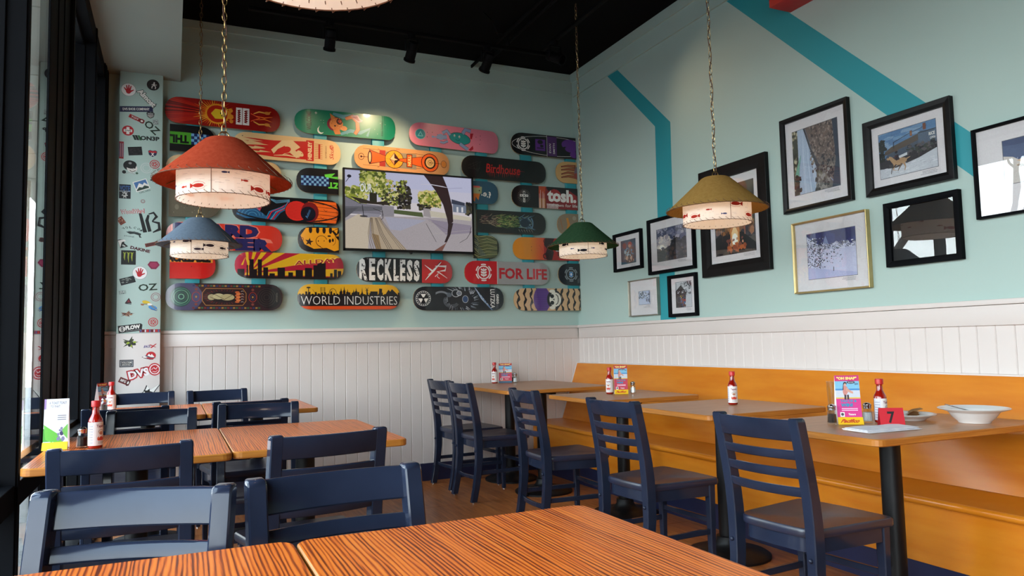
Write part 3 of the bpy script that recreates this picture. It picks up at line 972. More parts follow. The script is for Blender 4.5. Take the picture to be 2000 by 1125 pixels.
# back-top midpoint x, y, facing angle, label
CH = [(-.066, 1.74, 160.2, 'navy chair at far side of the near table, left, turned slightly, lit scuffed back', 0),
      (.340, 1.725, 184.9, 'navy chair at far side of the near table, right, its back overlapping the floor view', 0),
      (-.136, 2.56, .5, 'navy chair behind the window side hot sauce, back turned, middle row left', 1),
      (.478, 2.53, 8.1, 'navy chair with back turned, middle row right, nearest the open floor', 1),
      (-.085, 4.01, 173.2, 'navy chair across the middle table on its window side, facing the camera', 2),
      (.408, 4.07, 172.5, 'navy chair across the middle table on its aisle side, facing the camera', 2),
      (-.210, 4.235, 1.7, 'navy chair at near side of the farthest window table, left, mostly hidden', 3),
      (.392, 4.315, 5.0, 'navy chair at near side of the farthest window table, right, mostly hidden', 3),
      (-.184, 5.70, 181.5, 'navy chair against the sticker covered column behind the farthest table', 4),
      (.286, 5.63, 186.0, 'navy chair against the white wainscot beside the sticker column', 4),
      (1.912, 2.10, -85.0, 'navy ladder back chair nearest on the right, at the table with the number card', 5),
      (1.900, 3.05, -86.7, 'navy ladder back chair second from the right, seat fully visible', 5),
      (1.912, 4.06, -93.0, 'navy ladder back chair third from the right, at the corner of the floor', 5),
      (1.905, 5.13, -88.0, 'nearer navy ladder back chair of the pair at the corner table', 5),
      (1.915, 5.63, -86.0, 'farther navy ladder back chair of the pair at the corner table, by the wainscot', 5)]
GR = ['chairs beyond the near table', 'chairs before the middle table', 'chairs beyond the middle table', 'chairs before the farthest table', 'chairs against the back wall', 'chairs facing the bench tables']
for i, (mx_, my_, rz, lb, g_) in enumerate(CH):
    o = proto if i == 0 else copy_tree(proto)
    a = math.radians(rz)
    o.location = (mx_ + .262 * -math.sin(a), my_ + .262 * math.cos(a), 0); o.rotation_euler = (0, 0, a)
    tag(o, lb, 'chair', GR[g_])

# ================================================================ tables
def rtop(bm, x0, x1, y0, y1, z0, z1, r=.03):
    P = []
    for cx, cy, a0 in ((x1 - r, y1 - r, 0), (x0 + r, y1 - r, 90), (x0 + r, y0 + r, 180), (x1 - r, y0 + r, 270)):
        for k in range(5):
            a = math.radians(a0 + 90 * k / 4); P.append((cx + r * math.cos(a), cy + r * math.sin(a)))
    n = len(P); b = .003
    def ring(ins, z):
        cx, cy = (x0 + x1) / 2, (y0 + y1) / 2
        return [bm.verts.new((cx + (x_ - cx) * (1 - ins / ((x1 - x0) / 2)), cy + (y_ - cy) * (1 - ins / ((y1 - y0) / 2)), z)) for x_, y_ in P]
    R_ = [ring(b, z0), ring(0, z0 + b), ring(0, z1 - b), ring(b, z1)]
    for a, c in zip(R_, R_[1:]):
        for k in range(n): bm.faces.new((a[k], a[(k + 1) % n], c[(k + 1) % n], c[k])).material_index = 1
    bm.faces.new(R_[0][::-1]).material_index = 1
    bm.faces.new(R_[-1]).material_index = 0
def pedestal(root, cx, cy, H, rb):
    bk = MATS['black_metal']
    bm = bmesh.new(); lathe(bm, [(.040, .05), (.040, .36), (.039, H - .02)], 20, cx, cy)
    bmo('column', bm, bk, root, True)
    bm = bmesh.new(); lathe(bm, [(0, 0), (rb, 0), (rb, .012), (rb * .93, .022), (rb * .5, .032), (.075, .045), (.056, .07), (.054, .10), (.040, .102)], 36, cx, cy)
    bmo('base', bm, bk, root, True)
    bm = bmesh.new()
    box(bm, cx - .20, cx + .20, cy - .022, cy + .022, H - .022, H, .002); box(bm, cx - .022, cx + .022, cy - .20, cy + .20, H - .020, H - .001, .002)
    bmo('spider', bm, bk, root)
def table(x0, x1, y0, y1, zt, m_, label, group, peds=None, rb=.215, edge='amber_edge', th=.026):
    cx, cy = (x0 + x1) / 2, (y0 + y1) / 2
    t = empty('dining_table', (cx, cy, 0)); tag(t, label, 'table', group)
    bm = bmesh.new(); rtop(bm, x0 - cx, x1 - cx, y0 - cy, y1 - cy, zt - th, zt)
    bmo('tabletop', bm, [MATS[m_], MATS[edge]], t)
    for px, py in (peds or [(0, 0)]): pedestal(t, px, py, zt - th, rb)
    return t
TZ = .762
g1, g2 = 'striped wood tables on the window side', 'plain oak tables along the bench'
table(-.432, .205, .545, 1.462, TZ, 'zebrawood', 'striped orange wood table nearest the camera, on the window side', g1)
table(.209, .822, .545, 1.455, TZ, 'zebrawood', 'striped orange wood table nearest the camera, filling the bottom of the view', g1)
table(-.432, .190, 2.765, 3.685, TZ, 'zebrawood', 'striped wood table in the middle row holding sauce and card by the window', g1)
table(.194, .822, 2.785, 3.685, TZ, 'zebrawood', 'striped wood table in the middle row on its aisle side', g1)
table(-.432, .172, 4.50, 5.40, TZ, 'zebrawood', 'striped wood table in the far row beside the window', g1)
table(.176, .788, 4.51, 5.40, TZ, 'zebrawood', 'striped wood table in the far row on its aisle side', g1, rb=.17)
table(2.17, 3.10, 1.80, 2.475, TZ, 'oak_laminate', 'oak topped table with the red number card and dishes', g2)
table(2.245, 2.99, 2.765, 3.48, TZ, 'oak_laminate', 'oak topped table holding only one sauce bottle', g2)
table(2.30, 3.04, 3.82, 4.50, TZ, 'oak_laminate', 'oak topped table third along the bench, with bottle, card and shaker', g2)
table(2.145, 3.02, 4.80, 5.93, .778, 'oak_laminate', 'larger oak topped table in the room corner against the back wall', g2, [(-.04, -.29), (-.04, .30)])

# ================================================================ skateboard decks
BL, BW = .820, .200
def deck_outline(c0, c1, el=.105, er=.105, sq=2.3):
    hw = BW / 2
    P = []
    def endpts(cx, ex, a0):
        r = []
        for k in range(13):
            a = math.radians(a0 + 180 * k / 12)
            ca, sa = math.cos(a), math.sin(a)
            r.append((cx + ex * math.copysign(abs(ca) ** (2 / sq), ca), hw * math.copysign(abs(sa) ** (2 / sq), sa)))
        return r
    if c1 is None: P += endpts(BL - er, er, -90)
    else: P += [(c1, -hw), (c1, hw)]
    if c0 is None: P += endpts(el, el, 90)
    else: P += [(c0, hw), (c0, -hw)]
    return P
def deck(x0, zc, art, label, c0=None, c1=None, el=.105, er=.105, tilt=0.0, edge='deck_edge'):
    """x0: world x of the full deck's left tip; c0/c1: sawn-off ends (u)"""
    ol = deck_outline(c0, c1, el, er)
    art.clip(ol)
    a_, b_ = (c0 if c0 is not None else 0), (c1 if c1 is not None else BL)
    xs = []
    if c0 is None: xs += [.015, .03, .045, .06, .08, .10, .12]
    if c1 is None: xs += [BL - .12, BL - .10, BL - .08, BL - .06, BL - .045, BL - .03, BL - .015]
    art.slice(xs)
    back = Art(); back.rect(-.1, -.2, 1, .2, (120, 96, 66)); back.clip(ol); back.slice(xs)
    KN = [0, .015, .03, .045, .06, .08, .10, .12]
    def bend(u):      # piecewise linear between the slices so every print layer stays parallel
        d = 9
        if c0 is None and u < .12: d = max(0, u)
        if c1 is None and u > BL - .12: d = max(0, BL - u)
        if d >= .12: return 0.0
        for a1, b1 in zip(KN, KN[1:]):
            if d <= b1 + 1e-9:
                f0, f1 = .017 * ((.12 - a1) / .12) ** 1.7, .017 * ((.12 - b1) / .12) ** 1.7
                return f0 + (f1 - f0) * (d - a1) / (b1 - a1)
        return 0.0
    def mp(u, v, h):
        return (u, bend(u) - h, v)
    TH = .0105
    V = []; F = []
    # rim, refined along straight sides
    R_ = []
    n = len(ol)
    for i in range(n):
        p, q = ol[i], ol[(i + 1) % n]
        R_.append(p)
        cr = sorted([x for x in xs if min(p[0], q[0]) + 1e-6 < x < max(p[0], q[0]) - 1e-6], reverse=q[0] < p[0])
        for x in cr:
            t_ = (x - p[0]) / (q[0] - p[0]); R_.append((x, p[1] + (q[1] - p[1]) * t_))
    m_ = len(R_)
    for p in R_: V.append(mp(p[0], p[1], 0))
    for p in R_:
        a = mp(p[0], p[1], 0); V.append((a[0], a[1] + TH, a[2]))
    for i in range(m_):
        j = (i + 1) % m_; F.append((i, i + m_, j + m_, j))
    ex = [(V, F, 1)]
    Vb = []; Fb = []
    for p, c, L in back.f:
        i0 = len(Vb)
        for v in p[::-1]:
            a = mp(v[0], v[1], 0); Vb.append((a[0], a[1] + TH, a[2]))
        Fb.append(tuple(range(i0, len(Vb))))
    ex.append((Vb, Fb, 1))
    o = art_mesh('skateboard_deck', art, mp, [MATS['print_deck'], MATS[edge]], extra=ex)
    o.location = (x0, 5.9235, zc); o.rotation_euler = (0, tilt, 0)
    tag(o, label, 'skateboard', 'skateboard decks on the wall')
    return o
def base(col):
    a = Art(); a.rect(-.1, -.2, 1, .2, col); return a
def holes(a, col=(30, 26, 24)):
    for cu in (.20, .62):
        for du in (-.021, .021):
            for dv in (-.02, .02): a.ell(cu + du, dv, .0035, .0035, col, n=8, hold=True)
K = (14, 13, 15); W_ = (226, 222, 216)
ROW = [2.902, 2.675, 2.443, 2.190, 1.955, 1.738, 1.506]
def tree_emblem(a, cx, cy, r, col, seg=True):
    a.arc(cx, cy, r * .72, r * .72, r * .13, col, 0, 360, 28)
    if seg:
        for k in range(6): a.arc(cx, cy, r * .93, r * .93, r * .13, col, 60 * k + 12, 60 * k + 50, 6, hold=True)
    for dx, s_ in ((-.2, 1), (.2, 1)):
        for dy in (-.3, 0, .3): a.ell(cx + dx * r, cy + dy * r, r * .19, r * .11, col, rot=.5 if dx > 0 else -.5, n=10, hold=True)
    a.rect(cx - r * .05, cy - r * .55, cx + r * .05, cy + r * .5, col, hold=True)

# --- row 1
rn = random.Random(11)
a = base((140, 14, 10))
for k in range(16):
    v = -.1 + k * .0133; a.line([(.0, v * 1.1), (.2, v * .6), (.36, v * .2)], [.008, .005, .002], rn.choice([(96, 8, 8), (176, 24, 14), (60, 6, 8), (190, 40, 16)]), hold=k > 0)
for k in range(40):
    an = 2 * PI * k / 40; r_ = .095 + .05 * rn.random()
    a.line([(.34 + .05 * math.cos(an), .05 * math.sin(an)), (.34 + r_ * 1.15 * math.cos(an), r_ * math.sin(an))], [.010, .001], rn.choice([(226, 120, 24), (240, 170, 50), (214, 80, 20)]), hold=k > 0)
a.ell(.36, 0, .085, .078, (226, 150, 36)); a.ell(.36, 0, .073, .066, (178, 34, 14))
a.poly([(.315, 0), (.345, .038), (.40, .034), (.425, 0), (.40, -.036), (.345, -.038)], (232, 190, 40))
a.ell(.385, .008, .005, .008, K); a.ell(.392, -.010, .004, .007, K, hold=True)
for cx, cy, r_ in ((.455, .035, .015), (.455, -.012, .02), (.46, -.048, .014), (.445, .012, .012)): a.ell(cx, cy, r_, r_, (214, 136, 40), hold=cx > .455)
for cx, w_ in ((.515, .022), (.565, .024)):
    a.rect(cx - w_, -.066, cx + w_, .066, W_); a.rect(cx - w_ * .55, -.05, cx + w_ * .55, .05, (120, 10, 10))
    for k in range(7):
        y_ = -.05 + k * .0165; a.tri([(cx - w_ * .56, y_ - .006), (cx - w_ * .1, y_), (cx - w_ * .56, y_ + .006)], W_); a.tri([(cx + w_ * .56, y_), (cx + w_ * .1, y_ + .006), (cx + w_ * .56, y_ + .012)], W_)
for sg in (1, -1):
    a.line([(.62, sg * .03), (.66, sg * .05), (.71, sg * .045), (.75, sg * .06)], [.006, .012, .010, .004], (226, 160, 70)); a.ell(.72, sg * .046, .022, .012, (206, 130, 50)); a.line([(.64, sg * .015), (.70, sg * .005), (.76, sg * .02)], [.003, .008, .002], (240, 120, 40))
a.line([(.60, .03), (.665, 0), (.60, -.03)], [.006, .012, .006], (236, 90, 50))
deck(-.070, ROW[0] - .003, a, 'red deck with orange flames and toothed mouths, top row, far left', tilt=.008)

a = base((22, 122, 92))
a.text('WELCOME', .110, .005, .150, .036, (10, 30, 34), rot=PI / 2, bold=.02)
a.text('RYAN TOWNLEY', .70, -.005, .13, .018, (12, 56, 48), rot=PI / 2, bold=.01)
a.ell(.2, -.066, .026, .03, W_); a.ell(.208, -.058, .024, .027, (22, 122, 92))
a.star(.165, .072, .014, W_, 4, .25)
for k in range(26): a.ell(rn.uniform(.15, .74), rn.uniform(-.09, .09), .0022, .0022, rn.choice([W_, (12, 70, 60)]), n=5, hold=k > 0)
a.line([(.30, .08), (.38, .06), (.46, .075), (.54, .04)], [.02, .034, .03, .01], (96, 150, 160)); a.line([(.36, -.085), (.44, -.05), (.52, -.06), (.60, -.02), (.575, -.085)], [.02, .03, .03, .02, .02], (96, 150, 160))
a.ell(.315, -.005, .064, .058, (120, 24, 50), rot=.2); a.ell(.325, -.005, .055, .050, (206, 124, 64), rot=.2)
a.poly([(.285, .03), (.275, .08), (.318, .05)], (206, 124, 64)); a.poly([(.30, -.055), (.315, -.09), (.36, -.085), (.35, -.045)], (206, 124, 64))
a.ell(.35, .018, .024, .026, (70, 20, 20)); a.ell(.355, .02, .014, .015, (180, 60, 40)); a.ell(.315, -.02, .008, .006, K)
a.ell(.385, -.035, .028, .02, (216, 140, 78)); a.line([(.40, .045), (.455, .068), (.495, .03), (.50, -.035), (.475, -.075)], [.028, .040, .036, .036, .03], (120, 50, 30)); a.line([(.40, .045), (.455, .068), (.495, .03), (.50, -.035), (.475, -.075)], [.020, .032, .028, .028, .022], (204, 116, 58))
a.poly([(.44, .075), (.50, .085), (.535, .03), (.505, .025)], (200, 150, 160)); a.poly([(.452, .068), (.495, .074), (.52, .036), (.505, .036)], (150, 40, 60))
for k in range(30): a.ell(rn.uniform(.28, .37), rn.uniform(-.05, .05), .0028, .0028, rn.choice([(150, 70, 30), (236, 176, 110)]), n=5, hold=k > 0)
deck(.858, ROW[0] + .008, a, 'green deck with an orange cat and crescent moon, top row', el=.13, er=.08, tilt=-.010)

a = base((214, 120, 140))
a.ell(.095, .0, .045, .045, (110, 180, 180)); a.ell(.095, 0, .041, .041, (40, 132, 142)); a.poly([(.07, -.02), (.12, -.02), (.095, .028)], (120, 190, 190)); a.poly([(.081, -.013), (.109, -.013), (.095, .014)], (40, 132, 142))
for u, v in ((.155, .02), (.155, -.02), (.20, .025), (.20, -.015), (.64, .01), (.64, .045), (.635, -.03), (.60, .03)): a.ell(u, v, .0035, .0035, (70, 30, 40), n=8, hold=True)
a.ell(.45, 0, .10, .052, (30, 40, 50), rot=-.1); a.ell(.45, 0, .096, .048, (34, 134, 134), rot=-.1)
for pts, w_ in (([(.36, .02), (.33, .055), (.29, .03)], .026), ([(.34, -.035), (.30, -.055), (.27, -.05)], .016), ([(.475, .045), (.50, .085), (.55, .075)], .030), ([(.45, -.045), (.50, -.075), (.525, -.09)], .028), ([(.33, 0), (.27, -.01), (.24, -.005)], .034)):
    a.line(pts, w_ + .005, (30, 40, 60)); a.line(pts, w_, (130, 150, 186))
a.ell(.275, -.005, .03, .026, (130, 150, 186)); a.line([(.245, -.01), (.205, -.012)], .010, (130, 150, 186)); a.ell(.205, -.012, .012, .01, (130, 150, 186), n=8)
a.poly([(.545, .055), (.575, .06), (.56, .005), (.545, .01)], (160, 20, 40)); a.poly([(.53, -.09), (.57, -.05), (.575, -.08), (.55, -.098)], (160, 20, 40))
a.ell(.40, .02, .007, .010, W_); a.ell(.445, .015, .007, .011, W_, hold=True); a.ell(.40, .018, .003, .006, K); a.ell(.445, .013, .003, .006, K, hold=True); a.line([(.41, -.012), (.43, -.022), (.45, -.012)], .003, K)
deck(1.795, ROW[0] - .003, a, 'pink deck with a blue limbed figure and teal triangle, top row', er=.075, tilt=.022)

a = base(K)
a.arc(.41, 0, .40, .088, .003, W_, 0, 360, 60)
a.ell(.41, 0, .394, .0835, (16, 15, 18), n=60)
tree_emblem(a, .115, 0, .066, W_)
a.rect(.235, -.05, .335, .055, (92, 36, 130)); a.ell(.285, .03, .028, .02, K); a.rect(.25, -.03, .32, -.022, K); a.ell(.30, -.005, .018, .012, K)
a.rect(.352, -.1, .355, .1, W_); a.rect(.355, -.09, .455, .09, (74, 34, 96)); a.text('EVAN', .385, -.02, .085, .020, W_, rot=PI / 2, bold=.01); a.text('SMITH', .425, -.02, .10, .020, W_, rot=PI / 2, bold=.01)
a.ell(.59, .03, .085, .05, (92, 36, 130)); a.ell(.55, -.02, .05, .03, (16, 15, 18)); a.ell(.60, -.01, .06, .03, (92, 36, 130)); a.ell(.64, -.06, .05, .03, (92, 36, 130))
deck(2.738, ROW[0] - .002, a, 'black and purple deck with a white ring emblem, top row at the corner', c1=.655)

# --- row 2
def checks(a, u0, n, v0, c1=(110, 160, 200), c2=(24, 40, 90), s=.021, m=4):
    a.rect(u0, v0, u0 + n * s, v0 + m * s, c2)
    for i in range(n):
        for j in range(m):
            if (i + j) % 2: a.rect(u0 + i * s, v0 + j * s, u0 + (i + 1) * s - .001, v0 + (j + 1) * s - .001, c1, hold=i + j > 1)
a = base(K); a.rect(.50, -.045, .655, .045, (74, 150, 40)); a.text('THL', .575, -.008, .13, .062, K, rot=PI, bold=.06); checks(a, .655, 6, -.042)
deck(-.045 - .50, ROW[1] + .012, a, 'black half deck with green block letters and blue checks, second row left', c0=.51)
a = base((214, 176, 124))
RD_ = (188, 32, 26)
a.poly([(.07, .06), (.30, .055), (.60, .075), (.60, -.075), (.30, -.075), (.09, -.06), (.22, -.045), (.10, -.03), (.24, -.015), (.05, .0), (.26, .015), (.08, .035), (.22, .04)], RD_)
for pts in ([(.12, .04), (.22, .025), (.10, .02)], [(.16, .0), (.24, -.01), (.14, -.016)], [(.20, -.03), (.28, -.04), (.18, -.048)]): a.poly(pts, (214, 176, 124))
a.poly([(.28, -.02), (.36, .06), (.44, .07), (.50, .02), (.46, -.01), (.52, -.045), (.47, -.07), (.42, -.03), (.36, -.055), (.42, -.01), (.38, .02), (.33, -.01), (.30, -.05)], (220, 186, 138))
a.ell(.39, -.012, .040, .026, RD_, rot=.4); a.line([(.30, -.062), (.40, -.052), (.50, -.066)], [.003, .012, .002], (220, 186, 138)); a.ell(.50, -.03, .03, .018, (220, 186, 138), rot=-.7); a.ell(.512, -.03, .004, .004, RD_, n=8)
a.rect(.545, -.082, .605, .082, RD_); a.text('HENSLEY', .574, 0, .145, .032, (226, 196, 150), rot=PI / 2, bold=.05)
for k in range(9): a.rect(.612, -.06 + k * .0145, .672, -.056 + k * .0145, (196, 96, 60), hold=k > 0)
a.rect(.64, -.06, .655, .06, (176, 50, 34)); a.text('SKATEBOARDS', .70, 0, .10, .010, (120, 70, 40), rot=PI / 2)
a.text('Skull', .745, .0, .10, .034, RD_, rot=PI / 2, shear=.3)
a.arc(.745, .045, .012, .016, .004, RD_, 0, 360, 12); a.ell(.07, .07, .004, .004, K, n=6)
deck(.400, ROW[1] + .003, a, 'natural wood deck with red bird and flames graphic, second row', tilt=.010)
a = base((212, 148, 92))
OR, DK = (226, 92, 30), (60, 16, 16)
for v in (.068, -.068): a.line([(.07, v), (.20, v)], .0025, DK); 
a.line([(.19, .08), (.24, .045), (.52, .065), (.60, .06)], .0025, DK); a.line([(.19, -.08), (.24, -.045), (.52, -.06), (.60, -.05)], .0025, DK)
a.rect(.24, -.07, .52, .06, (150, 130, 104)); a.rect(.205, -.068, .255, .068, (170, 50, 40))
a.poly([(.12, .065), (.30, .01), (.30, -.01), (.12, -.06)], DK); a.poly([(.125, .058), (.30, .007), (.30, -.007), (.125, -.053)], OR)
a.ell(.125, 0, .018, .055, DK); a.ell(.125, 0, .010, .042, (226, 176, 120))
a.ell(.33, 0, .080, .078, DK); a.ell(.33, 0, .075, .073, (236, 156, 40))
for k in range(8): a.line([(.33, 0), (.33 + .075 * math.cos(k * PI / 4), .073 * math.sin(k * PI / 4))], .0015, DK, hold=k > 0)
a.poly([(.29, 0), (.33, .058), (.375, 0), (.33, -.052)], DK); a.poly([(.294, 0), (.33, .052), (.33, .01), (.36, .0), (.33, -.012)], (230, 180, 130)); a.poly([(.30, -.006), (.33, -.014), (.33, -.046)], (206, 140, 90)); a.ell(.345, -.012, .012, .007, K)
a.poly([(.37, .01), (.62, .055), (.62, -.055), (.37, -.01)], DK); a.poly([(.375, .007), (.60, .048), (.60, -.048), (.375, -.007)], OR)
a.rect(.435, -.056, .485, .056, DK); a.rect(.44, -.051, .48, .051, OR); a.text('NULL', .46, 0, .085, .026, (236, 196, 120), rot=PI / 2, bold=.03)
a.ell(.64, 0, .078, .08, DK); a.ell(.64, 0, .072, .074, OR); a.ell(.64, 0, .05, .053, K); a.ell(.64, 0, .038, .042, (226, 176, 110)); a.arc(.64, 0, .018, .02, .003, DK); a.ell(.64, 0, .006, .006, DK, n=8)
a.line([(.64, 0), (.77, 0)], .003, DK); a.arc(.765, 0, .026, .03, .003, DK); a.ell(.765, 0, .022, .026, (214, 130, 50)); a.arc(.055, 0, .022, .026, .003, DK); a.line([(.055, 0), (.11, 0)], .003, DK); a.ell(.055, 0, .008, .008, DK, n=8)
a.text('oo', .36, .088, .03, .01, (180, 40, 30)); a.text('oo', .36, -.088, .03, .01, (180, 40, 30))
deck(1.330, ROW[1] - .012, a, 'tan deck with an orange cone and wheel diagram, second row above the television', tilt=.014)
a = base((16, 14, 15))
a.text('Birdhouse', .39, .0, .33, .080, (176, 26, 24), bold=.015, shear=.1)
for k in range(16):
    u = .24 + k * .02; a.line([(u, -.03), (u + rn.uniform(-.003, .003), -.05 - rn.uniform(0, .03))], [.004, .001], (176, 26, 24), hold=k > 0)
a.line([(.52, .0), (.60, -.005)], [.004, .001], (176, 26, 24)); a.line([(.22, .0), (.30, .01)], [.001, .004], (176, 26, 24))
for k in range(10): a.line([(.05 + rn.uniform(0, .1), rn.uniform(-.05, .06)), (.08 + rn.uniform(0, .1), rn.uniform(-.05, .06))], .0015, (70, 66, 64), hold=k > 0)
deck(2.262, ROW[1] - .022, a, 'black deck with dripping red scratchy lettering, second row right', tilt=.010)
a = base((188, 150, 96))
for k, (p, q) in enumerate([(.05, .06), (.02, .03), (-.02, 0), (-.05, -.035)]):
    a.line([(.05, p), (.12, q), (.2, p + .01)], [.012, .022, .03], (96, 34, 26)); a.line([(.06, p), (.12, q), (.19, p + .01)], [.005, .012, .018], (150, 84, 48))
a.ell(.235, 0, .05, .07, (110, 92, 110)); a.ell(.21, -.03, .03, .03, (140, 60, 50))
deck(3.185, ROW[1] - .004, a, 'tan half deck with maroon claws, second row at the corner', c1=.212)

# --- row 3
a = base((206, 170, 122)); holes(a)
a.line([(.68, .03), (.74, .04)], .003, (170, 130, 90)); a.text('TEAM', .16, 0, .10, .03, (190, 60, 40), rot=PI / 2)
deck(-.060, ROW[2] + .020, a, 'plain pale wood deck mostly hidden behind the red lamp', tilt=.010)
a = base((18, 16, 20)); checks(a, .035, 11, -.040, s=.0195); a.poly([(.215, .055), (.30, .07), (.27, .04), (.34, .045), (.34, .02), (.22, .035)], (90, 190, 60)); a.text('ZT', .29, -.03, .09, .05, (90, 190, 60), rot=PI, bold=.05)
deck(.872, ROW[2] - .009, a, 'dark half deck with light blue checks and green bolt, left of the television', c1=.323)
a = base((44, 82, 104)); a.poly([(.56, .055), (.66, .05), (.655, -.01), (.56, -.02)], (150, 160, 120)); a.rect(.56, .04, .64, .056, (190, 90, 80)); a.poly([(.56, -.012), (.64, -.012), (.625, -.07), (.60, -.04), (.59, -.085), (.56, -.05)], (206, 116, 36))
a.ell(.635, .015, .006, .006, K); a.text('f.e.', .70, -.01, .09, .055, W_, bold=.02, mirror=True, rot=-.25)
deck(2.602 - BL, ROW[2] - .014, a, 'blue half deck with an orange hand, just right of the television', c0=.56)
a = base((18, 14, 16))
for k in range(24):
    an = 2 * PI * k / 24; a.line([(.115 + .035 * math.cos(an), .035 * math.sin(an)), (.115 + .062 * math.cos(an), .062 * math.sin(an))], .002, (150, 140, 136), hold=k > 0)
a.rect(.105, -.055, .125, .045, W_); a.rect(.075, -.005, .155, .015, W_); a.rect(.109, -.05, .121, .04, K); a.rect(.08, .0, .15, .010, K); a.text('DOG', .115, .005, .075, .022, W_, bold=.04); a.text('IT', .115, -.035, .018, .025, W_, bold=.04)
a.rect(.262, -.1, .34, .1, (176, 66, 28)); a.rect(.262, -.1, .34, -.01, (196, 120, 60))
for k in range(9): a.line([(.265 + k * .012, -.1), (.268 + k * .012, .04 + rn.uniform(-.04, .03))], [.005, .002], rn.choice([K, W_]), hold=k > 0)
a.poly([(.33, .1), (.33, -.1), (.66, -.1), (.66, .03), (.62, .05), (.58, .075), (.54, .03), (.47, .035), (.42, .085), (.36, .06)], (126, 26, 30)); a.ell(.43, .02, .06, .06, (150, 34, 34)); a.ell(.60, .0, .05, .05, (150, 34, 34))
a.rect(.34, -.1, .46, -.055, (206, 190, 186)); 
for k in range(10): a.line([(.34 + k * .013, -.1), (.345 + k * .013, -.05 - rn.uniform(0, .03))], [.006, .002], (120, 26, 28), hold=k > 0)
a.text('tosh.', .498, .022, .300, .118, W_, bold=.045); a.text('shown for life', .525, -.064, .27, .028, (206, 200, 196), bold=.01)
deck(2.733, ROW[2] - .020, a, 'black and red deck with large white lowercase word, third row at the corner', c1=.662)

# --- row 4
a = base((100, 92, 76)); a.blobs(26, .5, -.08, .72, .08, .002, .006, [(130, 122, 104), (84, 78, 64)], rn); a.ell(.6, .02, .004, .004, K); holes(a); a.ell(.53, -.03, .014, .02, (126, 118, 100))
deck(.307 - BL + .0, ROW[3] + .010, a, 'plain grey brown half deck behind the red lamp, fourth row left', c0=.475)
a = base((14, 12, 18))
a.poly([(.03, -.05), (.06, .05), (.22, .085), (.28, .02), (.24, -.075), (.10, -.08)], (36, 90, 130)); a.poly([(.05, .05), (.18, .08), (.24, .03), (.20, -.02), (.15, .02), (.10, -.01)], (196, 40, 54))
for k in range(9): a.arc(.145, -.055, .018 + k * .012, .014 + k * .0095, .0022, (110, 170, 200) if k % 2 else (24, 60, 100), 0, 180, 16, hold=k > 0)
a.poly([(.24, .09), (.30, .02), (.34, -.02), (.28, -.08), (.20, -.02), (.22, .03)], K)
for k in range(6): a.line([(.24 + k * .012, -.085), (.27 + k * .016, -.02), (.35 + k * .012, .015), (.41, .05 + k * .006)], .010, [(36, 110, 150), (196, 40, 54), (20, 60, 110), (60, 140, 170), (180, 30, 50), (30, 90, 130)][k], hold=k > 0)
for k in range(4): a.line([(.16, .07 + k * .006), (.26, .085), (.32, .05 + k * .007), (.42, .068 + k * .005)], .003, (90, 150, 180), hold=k > 0)
a.ell(.475, -.002, .092, .083, (30, 10, 14)); a.ell(.475, -.002, .087, .078, (206, 42, 34))
for k in range(11): a.line([(.40, -.06 + k * .012), (.44, -.055 + k * .012), (.48, -.062 + k * .012), (.53, -.056 + k * .012)], .0018, (140, 20, 24), hold=k > 0)
a.poly([(.56, .085), (.78, .085), (.80, 0), (.78, -.085), (.56, -.085)], (216, 96, 26)); a.arc(.41, 0, .40, .09, .010, K, 0, 360, 60)
for v in (.06, .035, .005, -.025, -.055): a.line([(.61, v + .005), (.70, v), (.80, v - .004)], [.002, .004, .003], (70, 24, 16))
for u, v in ((.66, .07), (.68, .02), (.655, -.04), (.64, -.075)): a.line([(u, v), (u + .02, v - .012), (u + .03, v - .004)], .003, (70, 24, 16))
a.ell(.575, -.005, .068, .080, (110, 20, 24)); a.ell(.562, -.02, .058, .058, (12, 14, 30)); a.text('Axion', .56, -.02, .07, .022, (70, 130, 190), rot=1.2)
deck(.398, ROW[3] + .000, a, 'black edged deck with blue waves, red globe and orange planks, fourth row', tilt=.008)
a = base((30, 29, 28))
a.grass(90, .16, -.03, .36, .05, .05, .004, 0.2, .6, [(96, 60, 60), (150, 134, 110), (70, 44, 44)], rn)
a.grass(170, .32, -.045, .54, .055, .05, .005, 0.1, .5, [(110, 130, 70), (70, 100, 50), (150, 150, 90), (40, 60, 34)], rn)
a.grass(80, .54, -.05, .64, .05, .06, .006, -.2, .8, [(60, 84, 100), (90, 120, 140), (34, 46, 60), (120, 140, 130)], rn)
a.ell(.60, 0, .045, .04, (30, 44, 58)); a.arc(.66, 0, .02, .045, .012, (90, 120, 140), -80, 80)
for k in range(6): a.line([(.54 + k * .025, -.06), (.555 + k * .025, -.085)], [.006, .001], (140, 130, 116))
deck(3.067 - BL, ROW[3] - .012, a, 'dark grey deck with a long green tangled creature, right of the television', c0=.14)
a = base((128, 112, 90)); a.line([(.095, .06), (.11, .0), (.095, -.06)], [.02, .026, .02], (186, 120, 40)); a.ell(.19, .02, .005, .005, K); a.ell(.17, .06, .02, .02, (150, 140, 120)); a.line([(.16, -.05), (.22, -.04)], .004, (90, 74, 56)); a.line([(.03, .05), (.05, -.05)], .006, (150, 90, 50))
deck(3.185, ROW[3] - .004, a, 'tan half deck half hidden above the green lamp at the corner', c1=.212)

